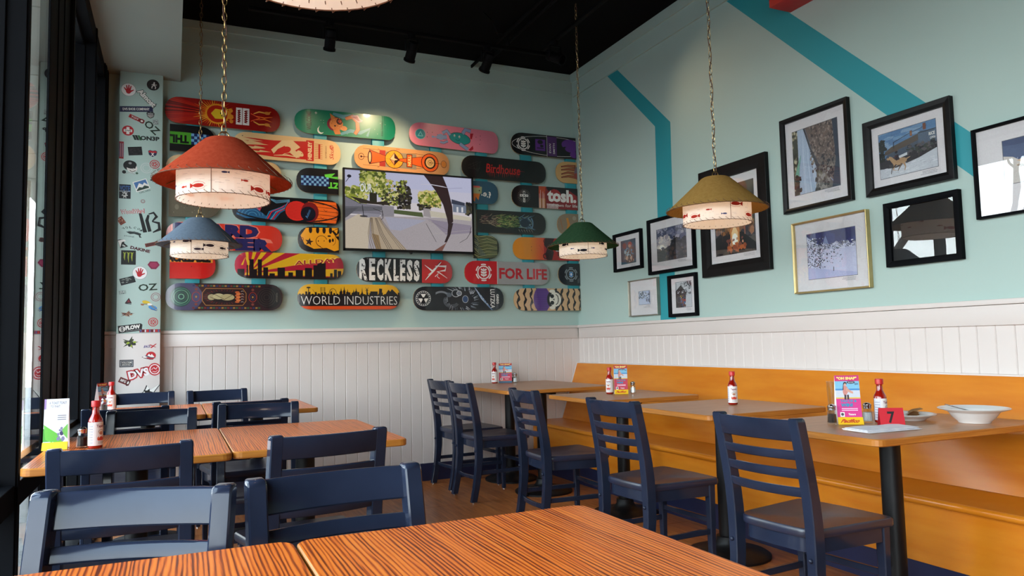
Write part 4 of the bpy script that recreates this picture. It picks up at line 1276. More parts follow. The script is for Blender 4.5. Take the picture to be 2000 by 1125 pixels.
# --- row 5
a = base((206, 50, 32)); NV = (38, 34, 84)
a.text('BOARD', .345, .048, .62, .110, (226, 120, 100), bold=.10); a.text('BOARD', .345, .048, .60, .098, NV, bold=.08)
a.text('PUSHER', .42, -.052, .66, .108, (226, 120, 100), bold=.10); a.text('PUSHER', .42, -.052, .64, .096, NV, bold=.08)
deck(-.055, ROW[4] + .006, a, 'red deck with huge navy block letters behind the blue lamp', tilt=.006)
a = base((24, 16, 18))
a.poly([(.02, .03), (.06, .09), (.40, .10), (.40, -.07), (.33, -.075), (.28, -.09), (.22, -.065), (.12, -.075), (.05, -.04)], (222, 150, 28))
for u in (.095, .15, .20, .25): a.ell(u, .075, .013, .027, (24, 16, 18)); a.rect(u - .008, .08, u + .008, .11, (24, 16, 18), hold=True)
a.star(.085, -.02, .034, (40, 18, 16), 5, .4, 80); a.arc(.03, .0, .012, .014, .004, (120, 40, 30), -60, 250, 12)
a.arc(.18, -.012, .043, .043, .004, (60, 16, 14), 20, 260); a.line([(.15, -.045), (.19, -.07), (.235, -.088)], .004, (60, 16, 14)); a.ell(.155, -.012, .005, .005, (60, 16, 14)); a.ell(.20, -.01, .004, .004, (60, 16, 14))
a.ell(.245, -.008, .009, .015, (30, 14, 14)); a.ell(.268, -.002, .008, .014, (30, 14, 14)); a.ell(.24, .03, .014, .006, (30, 14, 14)); a.arc(.262, -.005, .028, .038, .003, (60, 16, 14), -80, 40)
a.poly([(.26, .07), (.32, .10), (.32, .06), (.29, .03)], (24, 16, 18)); a.poly([(.275, .075), (.31, .088), (.30, .05)], (222, 150, 28)); a.poly([(.285, .03), (.32, .03), (.32, -.01)], (24, 16, 18))
deck(.882, ROW[4] + .010, a, 'orange and black half deck with a cartoon nose and star, lower left of the television', c1=.316)
a = base((30, 34, 26))
for k in range(22):
    v = -.1 + k * .0095; a.line([(.55, v + .05 - .02 * math.sin(k)), (.62, v + .006 * math.sin(k * 2.1)), (.70, v + .01), (.80, v * .8 + .004 * math.sin(k))], [.005, .006, .005, .003], [(140, 146, 92), (104, 116, 70), (170, 170, 116)][k % 3], hold=k > 0)
for k in range(5): a.line([(.56 + k * .01, .08), (.58 + k * .012, .0), (.64 + k * .012, -.08)], .004, (90, 110, 110), hold=k > 0)
deck(2.600 - BL, ROW[4] - .003, a, 'half deck with pale green wavy lines, below right of the television', c0=.57)
a = base((206, 128, 30))
for k in range(14): a.rect(.16 + k * .012, -.1, .174 + k * .012, .1, (206 - k * 1, 124 - k * 5, 30 + k * 1), hold=k > 0)
a.rect(.30, -.1, .8, .1, (150, 28, 24)); a.poly([(.315, .1), (.30, .04), (.33, .0), (.31, -.05), (.33, -.1), (.38, -.1), (.40, -.03), (.37, .03), (.41, .1)], (40, 14, 16)); a.arc(.315, -.065, .022, .022, .009, (34, 14, 16), 90, 330); a.arc(.315, .07, .016, .016, .007, (34, 14, 16), 60, 300)
a.rect(.42, -.02, .56, .012, (170, 170, 176)); a.rect(.44, -.06, .60, -.02, (24, 20, 24)); a.ell(.40, .03, .03, .04, (60, 20, 20)); a.poly([(.45, -.02), (.62, -.03), (.62, -.1), (.45, -.1)], (176, 24, 24)); a.ell(.50, .05, .04, .03, (90, 96, 60))
for k in range(6): a.line([(.25 + k * .006, .03 - k * .01), (.262 + k * .006, .03 - k * .01)], .002, (120, 50, 20), hold=k > 0)
a.ell(.175, .015, .004, .004, (70, 30, 14), n=6); a.ell(.175, -.015, .004, .004, (70, 30, 14), n=6)
deck(2.733, ROW[4] - .003, a, 'deck fading from orange to red and black, its end behind the green lamp', c1=.665)

# --- row 6
a = base((196, 26, 22)); a.rect(.4, .02, .8, .045, (222, 140, 36)); a.rect(.4, .045, .8, .12, (206, 96, 30)); a.text('ACKLEABLE', .636, .052, .30, .062, (20, 12, 12), bold=.08); a.ell(.655, -.012, .003, .003, K)
deck(.285 - BL, ROW[5] + .004, a, 'red and orange half deck with black block letters, sixth row left', c0=.508)
a = base((216, 168, 28))
for k in range(9):
    t0, t1 = math.radians(4 + k * 19), math.radians(11 + k * 20); a.tri([(.10, -.06), (.10 + 1.2 * math.cos(t0), -.06 + 1.2 * math.sin(t0)), (.10 + 1.2 * math.cos(t1), -.06 + 1.2 * math.sin(t1))], (172, 26, 50)); 
a.L += 1; a.ell(.04, -.01, .045, .09, (176, 26, 56)); a.poly([(.045, .0), (.075, .06), (.06, -.0)], (216, 168, 28)); a.poly([(.075, .06), (.12, .02), (.095, -.01)], (216, 168, 28))
SK = (22, 14, 18); a.rect(0, -.12, .82, -.075, (150, 30, 26)); a.rect(0, -.12, .82, -.083, SK)
for u0, u1, t in ((.02, .07, -.03), (.085, .095, 0), (.105, .135, .045), (.13, .16, -.03), (.165, .195, .045), (.205, .24, -.015), (.25, .29, -.06), (.31, .365, -.015), (.39, .425, -.05), (.445, .50, -.03), (.515, .57, -.012), (.58, .61, .01), (.61, .675, .035), (.71, .73, -.05), (.74, .765, -.02), (.77, .80, -.03)): a.rect(u0, -.11, u1, t, SK, hold=True)
a.text('ALLDAY', .605, .042, .35, .040, (238, 200, 90), bold=.07, rot=.10, shear=.1); a.text('ALLDAY', .608, .040, .34, .034, (150, 26, 50), bold=.02, rot=.10, shear=.1)
deck(.418, ROW[5] + .014, a, 'yellow and magenta sunburst deck with black skyline, sixth row', tilt=.004)
a = base((24, 23, 25)); a.rect(.545, -.1, .9, .1, (186, 34, 34)); a.rect(.535, -.1, .545, .1, K)
for ch, u, wd in (('R', .055, .065), ('E', .125, .05), ('C', .19, .055), ('K', .26, .06), ('L', .325, .045), ('E', .38, .045), ('S', .44, .05), ('S', .50, .05)): a.text(ch, u, 0, wd, .178, W_, bold=.05, hold=True)
a.blobs(70, .03, -.09, .53, .09, .003, .010, [(24, 23, 25), (90, 88, 88)], rn, sq=.8)
a.line([(.575, -.07), (.66, .02), (.71, .085)], [.006, .020, .005], (60, 10, 10)); a.line([(.57, .05), (.64, .0), (.60, -.03)], [.003, .018, .004], W_); a.line([(.575, -.075), (.65, .01), (.715, .08)], [.004, .018, .004], W_); a.line([(.66, .045), (.76, .045), (.75, .01), (.68, .0), (.77, -.055)], [.004, .020, .016, .014, .004], W_); a.line([(.66, -.045), (.69, -.015), (.68, -.045), (.70, -.06)], .006, W_)
deck(1.340, ROW[5] + .000, a, 'black, white and red deck with large distressed letters, below the television', tilt=.012)
a = base((150, 148, 146)); a.rect(-.1, -.12, .298, .12, (186, 24, 34)); a.rect(.298, -.12, .301, .12, W_)
tree_emblem(a, .172, 0, .076, W_); a.text('FOR LIFE', .555, -.004, .475, .098, (176, 30, 40), bold=.035)
deck(2.270, ROW[5] - .008, a, 'red and grey deck with white ring emblem and two red words, sixth row', tilt=.006)
a = base((22, 26, 32)); tree_emblem(a, .125, 0, .066, (130, 136, 140)); a.ell(.125, 0, .018, .024, (70, 130, 190)); a.ell(.125, 0, .008, .012, W_)
for k in range(8): a.line([(.19, -.08 + k * .004), (.25, -.06 + k * .01)], .0015, (110, 116, 120), hold=k > 0)
deck(3.180, ROW[5] - .012, a, 'dark half deck with a grey ring emblem and blue centre at the corner', c1=.216)

# --- row 7
a = base((46, 24, 30)); a.ell(.10, 0, .15, .12, (70, 66, 92)); a.ell(.10, 0, .075, .075, (40, 60, 60))
for r_, c_ in ((.062, (60, 110, 90)), (.048, (90, 140, 110)), (.034, (50, 80, 70)), (.018, (110, 160, 130))): a.arc(.105, 0, r_, r_, .006, c_)
for k in range(24): a.rect(.18 + k * .02, .076, .195 + k * .02, .088, [(40, 50, 90), (110, 40, 34), (50, 90, 60), (150, 110, 50)][k % 4], hold=k > 0); a.rect(.18 + k * .02, -.088, .195 + k * .02, -.076, [(110, 40, 34), (40, 50, 90), (150, 110, 50), (50, 90, 60)][k % 4], hold=True)
for u in (.205, .60):
    a.arc(u, 0, .028, .036, .004, (150, 50, 40)); a.arc(u, 0, .016, .022, .003, (60, 70, 110)); a.ell(u, 0, .006, .008, (160, 120, 60))
    for v in (.055, -.055): a.star(u, v, .014, (120, 60, 50), 6, .5)
a.poly([(.27, .065), (.245, .03), (.245, -.03), (.27, -.065), (.53, -.065), (.555, -.03), (.555, .03), (.53, .065)], (150, 100, 50)); a.poly([(.272, .06), (.25, .028), (.25, -.028), (.272, -.06), (.528, -.06), (.55, -.028), (.55, .028), (.528, .06)], (40, 16, 20))
for k in range(44):
    an = 2 * PI * k / 44; a.line([(.40 + .12 * math.cos(an), .044 * math.sin(an)), (.40 + .145 * math.cos(an), .055 * math.sin(an))], .0022, [(140, 50, 40), (60, 70, 60)][k % 2], hold=k > 0)
a.ell(.39, 0, .11, .038, (26, 16, 20)); a.ell(.31, -.002, .026, .022, (160, 146, 110)); a.ell(.36, .004, .04, .022, (176, 164, 124)); a.ell(.42, -.002, .05, .024, (164, 150, 108)); a.line([(.33, .02), (.40, -.018), (.46, .018)], .004, (90, 76, 50)); a.line([(.30, .0), (.34, -.02)], .004, (90, 76, 50))
for k in range(7): a.ell(.49 + .008 * (k % 2), -.036 + k * .012, .016, .008, [(176, 84, 40), (200, 110, 60)][k % 2], hold=k > 0)
for k in range(5): a.arc(.525, -.04 + k * .02, .008, .006, .003, (170, 160, 150), 0, 180, 8, hold=k > 0)
a.ell(.72, 0, .085, .085, (26, 20, 24))
for r_ in (.068, .052, .036, .02): a.arc(.70, 0, r_, r_, .003, (70, 58, 54))
a.text('elements', .775, 0, .07, .010, (140, 130, 120), rot=PI / 2)
deck(-.053, ROW[6] + .004, a, 'dark ornate deck with a pale otter shape in an octagon, bottom row left', tilt=.006)
a = base((222, 168, 32)); a.rect(-.1, -.1, 1, .018, SK); a.rect(-.1, -.12, 1, -.073, (214, 74, 20))
for k in range(34):
    u = .01 + k * .024; a.rect(u, .0, u + .015, .022 + rn.uniform(0, .022), SK, hold=True)
a.rect(.080, .0, .085, .075, SK); a.ell(.0825, .072, .016, .006, SK); a.poly([(.07, 0), (.0825, .045), (.096, 0)], SK)
for u in (.175, .205): a.rect(u, 0, u + .004, .075, SK, hold=True)
for k in range(4): a.rect(.175, .02 + k * .016, .209, .023 + k * .016, SK, hold=True)
a.arc(.17, .075, .06, .055, .002, SK, 200, 280, 8); a.arc(.21, .075, .06, .055, .002, SK, 260, 340, 8); a.arc(.27, .015, .030, .050, .004, SK, 0, 180, 14)
for u, h in ((.335, .075), (.36, .085), (.385, .065), (.435, .06), (.455, .075)): a.tri([(u - .012, 0), (u + .012, 0), (u, h)], SK); a.rect(u - .010, 0, u + .010, h * .6, SK, hold=True)
a.poly([(.485, 0), (.50, .04), (.503, .08), (.507, .04), (.522, 0)], SK); a.line([(.53, .05), (.555, .075)], .003, SK); a.line([(.53, .075), (.555, .05)], .003, SK); a.rect(.538, 0, .548, .06, SK)
a.rect(.57, .0, .63, .045, SK); a.rect(.64, 0, .665, .068, SK, rot=-.08); a.poly([(.68, .0), (.72, .06), (.735, .045), (.75, .065), (.80, .02), (.83, .0)], SK)
a.text('WORLD INDUSTRIES', .41, -.028, .770, .068, W_, bold=-.012)
deck(.878, ROW[6] + .006, a, 'yellow and orange deck with black landmark skyline and thin white letters, bottom row', tilt=.0)
a = base((22, 24, 30))
a.arc(.083, 0, .062, .062, .004, (190, 190, 190)); a.arc(.083, 0, .048, .048, .003, (150, 150, 150))
for k in range(3): t0 = math.radians(k * 120 + 60); a.tri([(.083, 0), (.083 + .043 * math.cos(t0), .043 * math.sin(t0)), (.083 + .043 * math.cos(t0 + 1.05), .043 * math.sin(t0 + 1.05))], W_)
a.ell(.083, 0, .010, .010, K)
for k in range(20): t0 = 2 * PI * k / 20; a.rect(.083 + .055 * math.cos(t0) - .003, .055 * math.sin(t0) - .003, .083 + .055 * math.cos(t0) + .003, .055 * math.sin(t0) + .003, W_, hold=k > 0)
for k in range(5): a.arc(.24, -.06 + k * .006, .10, .11 - k * .003, .004, (120, 126, 134), 30, 120, 12, hold=k > 0)
for k in range(60):
    an = rn.uniform(0, 2 * PI); r_ = rn.uniform(.075, .10); a.line([(.42 + r_ * 1.3 * math.cos(an), r_ * math.sin(an) * .9), (.42 + (r_ + .03) * 1.35 * math.cos(an + .15), (r_ + .03) * math.sin(an + .15))], [.006, .001], rn.choice([(150, 156, 166), (90, 98, 110), (196, 200, 206)]), hold=k > 0)
a.ell(.40, 0, .105, .078, (30, 32, 38)); a.arc(.37, .045, .035, .03, .006, (170, 174, 180)); a.ell(.40, .045, .022, .02, (120, 126, 136)); a.arc(.40, .045, .022, .02, .004, (210, 210, 214)); a.ell(.455, -.005, .026, .03, (50, 74, 110)); a.arc(.455, -.005, .026, .03, .004, (180, 184, 190)); a.ell(.31, .03, .024, .018, (90, 96, 106))
for k in range(7): a.arc(.33, -.02, .05 + k * .004, .03 + k * .005, .003, (110, 114, 122) if k % 2 else (50, 54, 60), 150, 330, 14, hold=k > 0)
for k in range(26): a.line([(.54 + k * .005, .1 - k * .006), (.60 + k * .005, .0 - k * .005)], [.005, .002], rn.choice([(80, 120, 170), (140, 160, 190), (40, 60, 90), (190, 196, 206)]), hold=k > 0)
a.text('GREG', .757, .0, .085, .024, W_, rot=-PI / 2, bold=.04); a.text('LUTZKA', .708, 0, .165, .042, W_, rot=-PI / 2, bold=.02)
deck(1.812, ROW[6] - .004, a, 'black and silver gas mask deck with a radiation sign, bottom row', tilt=.002)
a = base((196, 158, 118))
for k in range(11):
    u = .04 + k * .062
    if 5 <= k <= 5: continue
    P = [(u + .010 * math.sin(j * 1.7 + k), -.1 + j * .025) for j in range(9)]; a.line(P, [.018 + .010 * math.sin(j * 2 + k) for j in range(9)], (24, 18, 22), hold=k > 0)
a.ell(.27, 0, .085, .12, (84, 48, 120)); 
for k in range(9): a.line([(.20, -.08 + k * .02), (.33, -.08 + k * .02)], .002, (60, 34, 92), hold=k > 0)
a.ell(.395, 0, .075, .088, (24, 18, 22)); a.ell(.40, 0, .055, .066, (216, 210, 196)); a.ell(.372, .03, .020, .018, K); a.ell(.372, -.03, .020, .018, K, hold=True); a.tri([(.395, .010), (.395, -.010), (.38, 0)], K)
a.ell(.375, .074, .03, .016, (216, 210, 196)); a.ell(.375, -.074, .03, .016, (216, 210, 196)); a.arc(.41, 0, .045, .055, .016, (216, 210, 196), -70, 70); a.arc(.395, 0, .040, .05, .007, K, -70, 70)
for k in range(8): a.line([(.425, -.04 + k * .0115), (.445, -.042 + k * .012)], .0022, K, hold=k > 0)
deck(2.730, ROW[6] - .010, a, 'tiger striped deck with a purple cap and white skull grin, bottom row corner', c1=.665)

# teal mounting strips behind the decks
for i, xx in enumerate([.125, .592, 1.060, 1.530, 2.030, 2.452, 2.888, 3.345]):
    o = B('mounting_strip', (-.05, .05, -.040, 0, -.74, .74), MATS['strip_teal'], bev=.001)
    o.location = (xx, BY - .0005, 2.17)
    tag(o, ['leftmost teal strip behind the decks, beside the sticker column', 'second teal strip from the left behind the decks', 'teal strip just left of the television', 'teal strip hidden partly by the left half of the television',
            'teal strip hidden partly by the right half of the television', 'teal strip just right of the television', 'teal strip between the television and the corner', 'teal strip at the right corner behind the half decks'][i], 'strip', 'teal strips carrying the decks')

# ================================================================ television
tv = empty('television', (1.780, 5.875, 2.212)); tag(tv, 'flat black television showing a concrete skate plaza, hung among the decks', 'television')
B('housing', (-.545, .545, .004, .05, -.32, .322), MATS['black_metal'], tv, bev=.006)
B('wall_bracket', (-.18, .18, .05, .104, -.15, .15), MATS['black_metal'], tv, bev=.003)
bm = bmesh.new()
for d in ((-.557, -.543, -.012, .02, -.333, .333), (.543, .557, -.012, .02, -.333, .333), (-.557, .557, -.012, .02, .320, .333), (-.557, .557, -.012, .02, -.333, -.315)): box(bm, *d, bev=.001)
bz = bmo('bezel', bm, MATS['black_metal'], tv)
bm = bmesh.new(); lathe(bm, [(0, -.349), (.010, -.347), (.012, -.336), (0, -.334)], 12, 0, .004)
bmo('sensor', bm, MATS['black_metal'], tv, True)
a = Art(); rn = random.Random(21)
a.rect(0, 0, 1, 1, (196, 198, 226)); a.rect(0, .62, 1, .8, (206, 204, 222)); a.rect(0, .4, 1, .62, (222, 214, 218))
YG = [(150, 160, 60), (196, 196, 110), (110, 124, 50), (220, 212, 140), (84, 96, 44)]
a.blobs(260, .12, .72, .30, 1.0, .008, .022, YG, rn, sq=1.6); a.blobs(180, .01, .58, .16, .78, .008, .022, YG, rn, sq=1.6); a.blobs(150, .26, .62, .46, .90, .006, .018, YG + [(206, 180, 130)], rn, sq=1.6)
DKT = [(40, 38, 34), (64, 62, 50), (28, 26, 30), (90, 84, 60)]
a.blobs(200, .40, .54, .50, .82, .005, .018, DKT, rn, sq=1.6); a.blobs(160, .28, .58, .40, .74, .005, .014, DKT + YG, rn, sq=1.6); a.blobs(60, .42, .74, .47, .90, .005, .014, DKT + YG, rn, sq=1.6)
a.blobs(240, .57, .58, .74, .78, .006, .020, YG + [(214, 190, 120)], rn, sq=1.6); a.blobs(50, .56, .54, .66, .60, .006, .014, DKT, rn, sq=1.6); a.blobs(60, .94, .50, 1.0, .66, .006, .016, DKT, rn, sq=1.6)
a.line([(.195, .60), (.197, .84)], .004, (40, 40, 44)); a.line([(.01, .84), (.035, .90)], .005, (30, 32, 50)); a.ell(.035, .915, .016, .02, (30, 32, 50)); a.rect(.185, .58, .24, .72, (44, 44, 34))
a.text('OUR', .16, .78, .09, .11, (236, 240, 240), bold=.02)
a.poly([(0, .66), (.11, .58), (.37, .55), (.37, .44), (0, .44)], (130, 128, 140)); a.poly([(.04, .66), (.12, .58), (.34, .57), (.30, .62), (.22, .60), (.12, .64)], (50, 44, 38))
a.poly([(.0, .42), (1, .45), (1, -.1), (0, -.1)], (176, 168, 172)); a.poly([(.36, .52), (.59, .50), (.60, .44), (.36, .47)], (84, 96, 60)); a.poly([(.26, .57), (.37, .56), (.37, .43), (.27, .42)], (150, 146, 154)); a.poly([(.0, .53), (.28, .55), (.28, .50), (0, .46)], (104, 104, 112)); a.poly([(0, .50), (.10, .52), (.02, .40), (0, .38)], (90, 90, 98))
a.poly([(.19, .40), (.18, .2), (.17, -.02), (0, -.02), (0, .34), (.10, .44)], (206, 192, 172)); a.poly([(.10, .46), (.27, .45), (.25, .41), (.16, .40)], (150, 148, 160)); a.poly([(.30, .42), (.62, .40), (.42, .25), (.34, .26)], (172, 172, 190)); a.poly([(.62, .42), (.99, .36), (.99, .26), (.78, .22), (.66, .40)], (150, 140, 156))
a.poly([(.19, .41), (.26, .41), (.30, .3), (.48, -.02), (.24, -.02), (.20, .15)], (184, 166, 142)); a.poly([(.20, .20), (.25, .18), (.27, .0), (.23, .0)], (150, 124, 90))
for k in range(5): a.line([(.188 + k * .004, .40), (.172 + k * .010, .2), (.180 + k * .016, .1), (.20 + k * .018, -.02)], .0035, (110, 96, 84), hold=k > 0)
for k in range(3): a.line([(.225 + k * .006, .40), (.26 + k * .012, .2), (.33 + k * .016, -.02)], .004, (100, 88, 80), hold=k > 0)
for k in range(3): a.line([(.245 + k * .008, .41), (.33 + k * .012, .2), (.43 + k * .02, -.02)], .004, (120, 106, 96), hold=k > 0)
a.poly([(.60, .56), (.66, .55), (.66, .44), (.60, .45)], (166, 158, 160)); a.poly([(.65, .53), (.99, .47), (.99, .42), (.66, .45)], (206, 198, 180)); a.poly([(.84, .64), (.95, .62), (.95, .52), (.84, .53)], (120, 130, 150)); a.poly([(.83, .70), (.94, .66), (.94, .62), (.83, .64)], (60, 66, 84)); a.rect(.87, .53, .885, .60, (226, 226, 230)); a.rect(.91, .53, .925, .60, (226, 226, 230), hold=True)
a.line([(.28, .50), (.285, .40), (.27, .38)], .005, (50, 46, 50)); a.line([(.13, .56), (.14, .42), (.15, .41)], .005, (40, 40, 44)); a.line([(.21, .52), (.28, .48), (.285, .44)], .006, (60, 56, 60)); a.ell(.14, .415, .03, .012, (60, 60, 66)); a.line([(0, .66), (.08, .60), (.12, .57)], .006, (50, 46, 48))
a.line([(.62, .36), (.70, .12)], .004, (90, 84, 86)); a.line([(.64, .40), (.80, .28)], .003, (120, 112, 116)); a.line([(.66, .22), (.99, .30)], .003, (190, 180, 176)); a.line([(.99, .28), (.95, .18), (.89, .12)], .004, (50, 40, 44)); a.line([(.99, .34), (.975, .24)], .004, (60, 46, 50))
AR = (52, 36, 38)
a.poly([(.595, 1.02), (.755, 1.02), (.80, .84), (.835, .60), (.84, .40), (.80, .34), (.79, .44), (.76, .62), (.70, .80), (.64, .93)], AR); a.poly([(.80, .38), (.84, .38), (.815, .22), (.785, .12), (.765, .12), (.79, .22)], AR); a.poly([(.79, .14), (.77, .10), (.66, -.02), (.74, -.02)], (126, 84, 74))
a.line([(.58, .87), (.66, .88), (.76, .86), (.80, .85)], [.004, .010, .012, .003], (210, 206, 220)); a.line([(.80, .84), (.92, .86)], .003, (120, 118, 150))
a.window(0, 0, 1, 1)
art_mesh('screen', a, lambda u, v, h: (-.545 + u * 1.09, 0.0035 - h - .001, -.317 + v * .639), [MATS['screen_image']], tv)

# ================================================================ stickers on the column
def sticker(x, z, wd, ht, rot, draw, label, depth=5.8855):
    a = Art(); draw(a)
    c_, s_ = math.cos(rot), math.sin(rot)
    # keep the sticker on the column face
    q = []
    hp = [(-.361, -.084)]
    P2 = [(p, c, L) for p, c, L in a.f]
    a.f = [([((v[0] * wd) * c_ - (v[1] * ht) * s_ + x, (v[0] * wd) * s_ + (v[1] * ht) * c_ + z) for v in p], c, L) for p, c, L in P2]
    a.window(-.3615, .3, -.0835, 3.12)
    a.f = [([(v[0] - x, v[1] - z) for v in p], c, L) for p, c, L in a.f]
    o = art_mesh('sticker', a, lambda u, v, h: (u, -h, v), [MATS['print_sticker']])
    o.location = (x, depth, z)
    tag(o, label, 'sticker', 'stickers on the column')
R_ = (176, 24, 34)
def s_hand(a):
    a.ell(0, 0, .5, .5, (150, 150, 150), n=28); a.ell(0, 0, .47, .47, (226, 224, 222), n=28); a.ell(0, -.12, .17, .19, R_)
    for x_, y_, w in ((-.27, .12, .07), (-.13, .30, .075), (.02, .34, .075), (.16, .27, .07)): a.line([(x_ * .45, -.08), (x_, y_)], [.12, w], R_, hold=True); a.ell(x_, y_, .04, .04, R_, n=8, hold=True)
    a.line([(.1, -.14), (.34, .02)], [.13, .07], R_, hold=True)
def s_fig(a):
    a.ell(0, 0, .5, .5, (24, 14, 16), n=28); a.ell(.08, .2, .06, .07, W_); a.line([(.04, .12), (.08, -.05)], .11, W_); a.line([(.06, -.02), (-.08, -.14), (-.1, -.32)], .07, W_); a.line([(.08, -.04), (.2, -.16), (.16, -.34)], .07, W_); a.line([(.05, .08), (-.12, .0)], .05, W_); a.line([(.08, .08), (.2, .0), (.28, .05)], .05, W_)
def s_txt(t_, fg, outl=None, bold=.04, bg=None, bw=.5, bh=.5, sh=0, tw=.92, th=.8):
    def f(a):
        if bg: a.rect(-bw, -bh, bw, bh, bg)
        if outl: a.text(t_, 0, 0, tw + .06, th + .15, outl, bold=bold + .06, shear=sh)
        a.text(t_, 0, 0, tw, th, fg, bold=bold, shear=sh)
    return f
def s_shield(a):
    a.poly([(-.5, .3), (-.25, .5), (0, .4), (.25, .5), (.5, .3), (.42, -.2), (0, -.5), (-.42, -.2)], K); a.rect(-.36, .1, .36, .3, (150, 150, 150)); a.poly([(-.38, .05), (.38, .05), (.33, -.18), (0, -.4), (-.33, -.18)], W_)
    for k in range(4): a.rect(-.27 + k * .16, -.36, -.19 + k * .16, .05, K, hold=k > 0)
def s_sq(c1, c2, n=5):
    def f(a):
        r_ = random.Random(sum(c1) + n); a.rect(-.5, -.5, .5, .5, c1); a.blobs(n * 5, -.38, -.38, .38, .38, .04, .12, c2, r_)
    return f
def s_cross(a): a.ell(0, 0, .5, .5, R_, n=28); a.rect(-.13, -.36, .13, .36, W_); a.rect(-.36, -.13, .36, .13, W_, hold=True); a.text('DVS', 0, 0, .5, .14, K, bold=.03)
def s_tag(c1, t_='TOY', c2=W_):
    def f(a): a.rect(-.5, -.4, .5, .4, c1); a.rect(-.46, -.32, .2, .32, tuple(int(v * .8) for v in c1)); a.text(t_, -.12, 0, .5, .4, c2, bold=.03); a.ell(.34, 0, .16, .5, tuple(int(v * .6) for v in c1), n=14); a.ell(.34, 0, .08, .22, c2, n=10)
    return f
def s_on3p(a):
    for k in range(3): a.poly([(-.48 + k * .09, .48), (-.40 + k * .09, .48), (-.32 + k * .09, -.48), (-.40 + k * .09, -.48)], [(20, 40, 30), K, (30, 90, 50)][k])
    a.text('ON3P', .14, 0, .68, .86, K, bold=.05)
def s_x(a): a.poly([(-.5, .35), (-.3, .5), (0, .4), (.3, .5), (.5, .35), (.4, -.2), (0, -.5), (-.4, -.2)], (34, 36, 70)); a.poly([(-.44, .3), (-.3, .42), (0, .33), (.3, .42), (.44, .3), (.42, .12), (-.42, .12)], R_); a.text('X', 0, -.12, .36, .46, W_, bold=.05)
def s_skull(a): a.ell(-.02, .14, .40, .36, K); a.ell(.12, -.05, .32, .30, (214, 210, 204)); a.ell(.04, .2, .36, .28, K); a.ell(.06, .0, .07, .09, K); a.ell(.28, .02, .06, .09, K); a.line([(-.02, -.2), (.12, -.30), (.34, -.2)], .04, K); a.line([(.14, -.02), (.2, -.12)], .03, K); a.ell(-.36, -.34, .12, .12, K); a.ell(.42, -.38, .08, .07, (50, 80, 60)); a.line([(-.3, -.46), (.0, -.36), (.3, -.48)], .05, (170, 170, 170)); a.ell(.0, .3, .10, .08, (140, 140, 140))
def s_rings(c, dots=False):
    def f(a):
        a.arc(0, 0, .44, .44, .08, c); a.arc(0, 0, .28, .28, .06, c)
        if dots:
            for k in range(5): a.ell(.15 * math.cos(k * 1.257), .15 * math.sin(k * 1.257), .08, .08, c, n=10, hold=k > 0)
    return f
def s_tri(a): a.poly([(-.5, -.4), (.5, -.3), (.0, .5)], (46, 18, 26)); a.poly([(-.2, -.2), (.25, -.16), (.0, .25)], (120, 30, 44)); a.rect(-.4, -.48, .45, -.36, (50, 50, 56), hold=True)
def s_vote(a): a.rect(-.5, -.5, .5, .5, (16, 20, 28)); a.text('VOTE', 0, .24, .88, .36, (60, 100, 160), bold=.02); a.rect(-.46, -.02, .46, .05, (140, 150, 160)); a.star(0, -.22, .3, (190, 190, 186), 7, .5); a.ell(-.05, -.2, .1, .06, K)
def s_mtn(a):
    a.rect(-.5, -.32, .5, .5, W_); a.rect(-.44, -.26, .44, .44, (70, 110, 160)); a.poly([(-.44, -.1), (-.1, .3), (.1, .1), (.25, .24), (.44, 0), (.44, -.26), (-.44, -.26)], W_); a.poly([(-.44, -.18), (-.2, .0), (0, -.1), (.2, .02), (.44, -.14), (.44, -.26), (-.44, -.26)], (40, 60, 50)); a.text('CMC.ORG', .05, -.44, .8, .13, K)
def s_B(a):
    a.poly([(-.5, .45), (-.35, .4), (-.10, -.45), (-.28, -.48)], K); a.line([(-.05, .36), (-.12, .1), (.02, -.42)], [.10, .16, .16], K); a.line([(-.05, .40), (.18, .48), (.32, .3), (.12, .06)], [.05, .1, .14, .05], K); a.line([(.12, .06), (.42, .0), (.46, -.3), (.16, -.45)], [.05, .13, .16, .05], K)
def s_volc(a):
    for k, ch in enumerate('VOLCOM'): an = math.radians(150 - k * 24); a.text(ch, .5 * math.cos(an), .1 + .32 * math.sin(an), .12, .17, (30, 40, 40), rot=an - PI / 2, bold=.02)
    a.poly([(-.3, .0), (.1, .12), (.45, -.02), (.42, -.2), (.1, -.1), (-.1, -.16)], (36, 46, 46)); a.line([(-.2, .08), (.3, .06)], .04, (120, 130, 126)); a.poly([(.3, -.05), (.5, -.34), (.38, -.36)], (36, 46, 46)); a.text('STONE', -.12, -.36, .5, .12, (40, 50, 50))
def s_mon(a):
    a.rect(-.5, -.5, .5, .5, K)
    for x_, l_ in ((-.26, -.2), (-.0, -.36), (.24, -.26)): a.line([(x_ - .1, .36), (x_, .28), (x_ - .02, .0), (x_ + .01, l_)], [.04, .11, .09, .015], (150, 160, 50)); a.line([(x_, .28), (x_ + .1, .36)], [.08, .02], (150, 160, 50), hold=True)
def s_hex(a): a.poly([(-.5, .05), (-.3, .5), (.3, .5), (.5, .05), (.2, -.5), (-.2, -.5)], (120, 26, 60)); a.poly([(-.36, .05), (-.22, .34), (.22, .34), (.36, .05), (.12, -.32), (-.12, -.32)], (146, 40, 76))
def s_oz(a): a.text('OZ', 0, 0, .96, .9, (30, 60, 34), bold=.02); a.text('OZ', 0, 0, .9, .8, (18, 22, 18), bold=-.01)
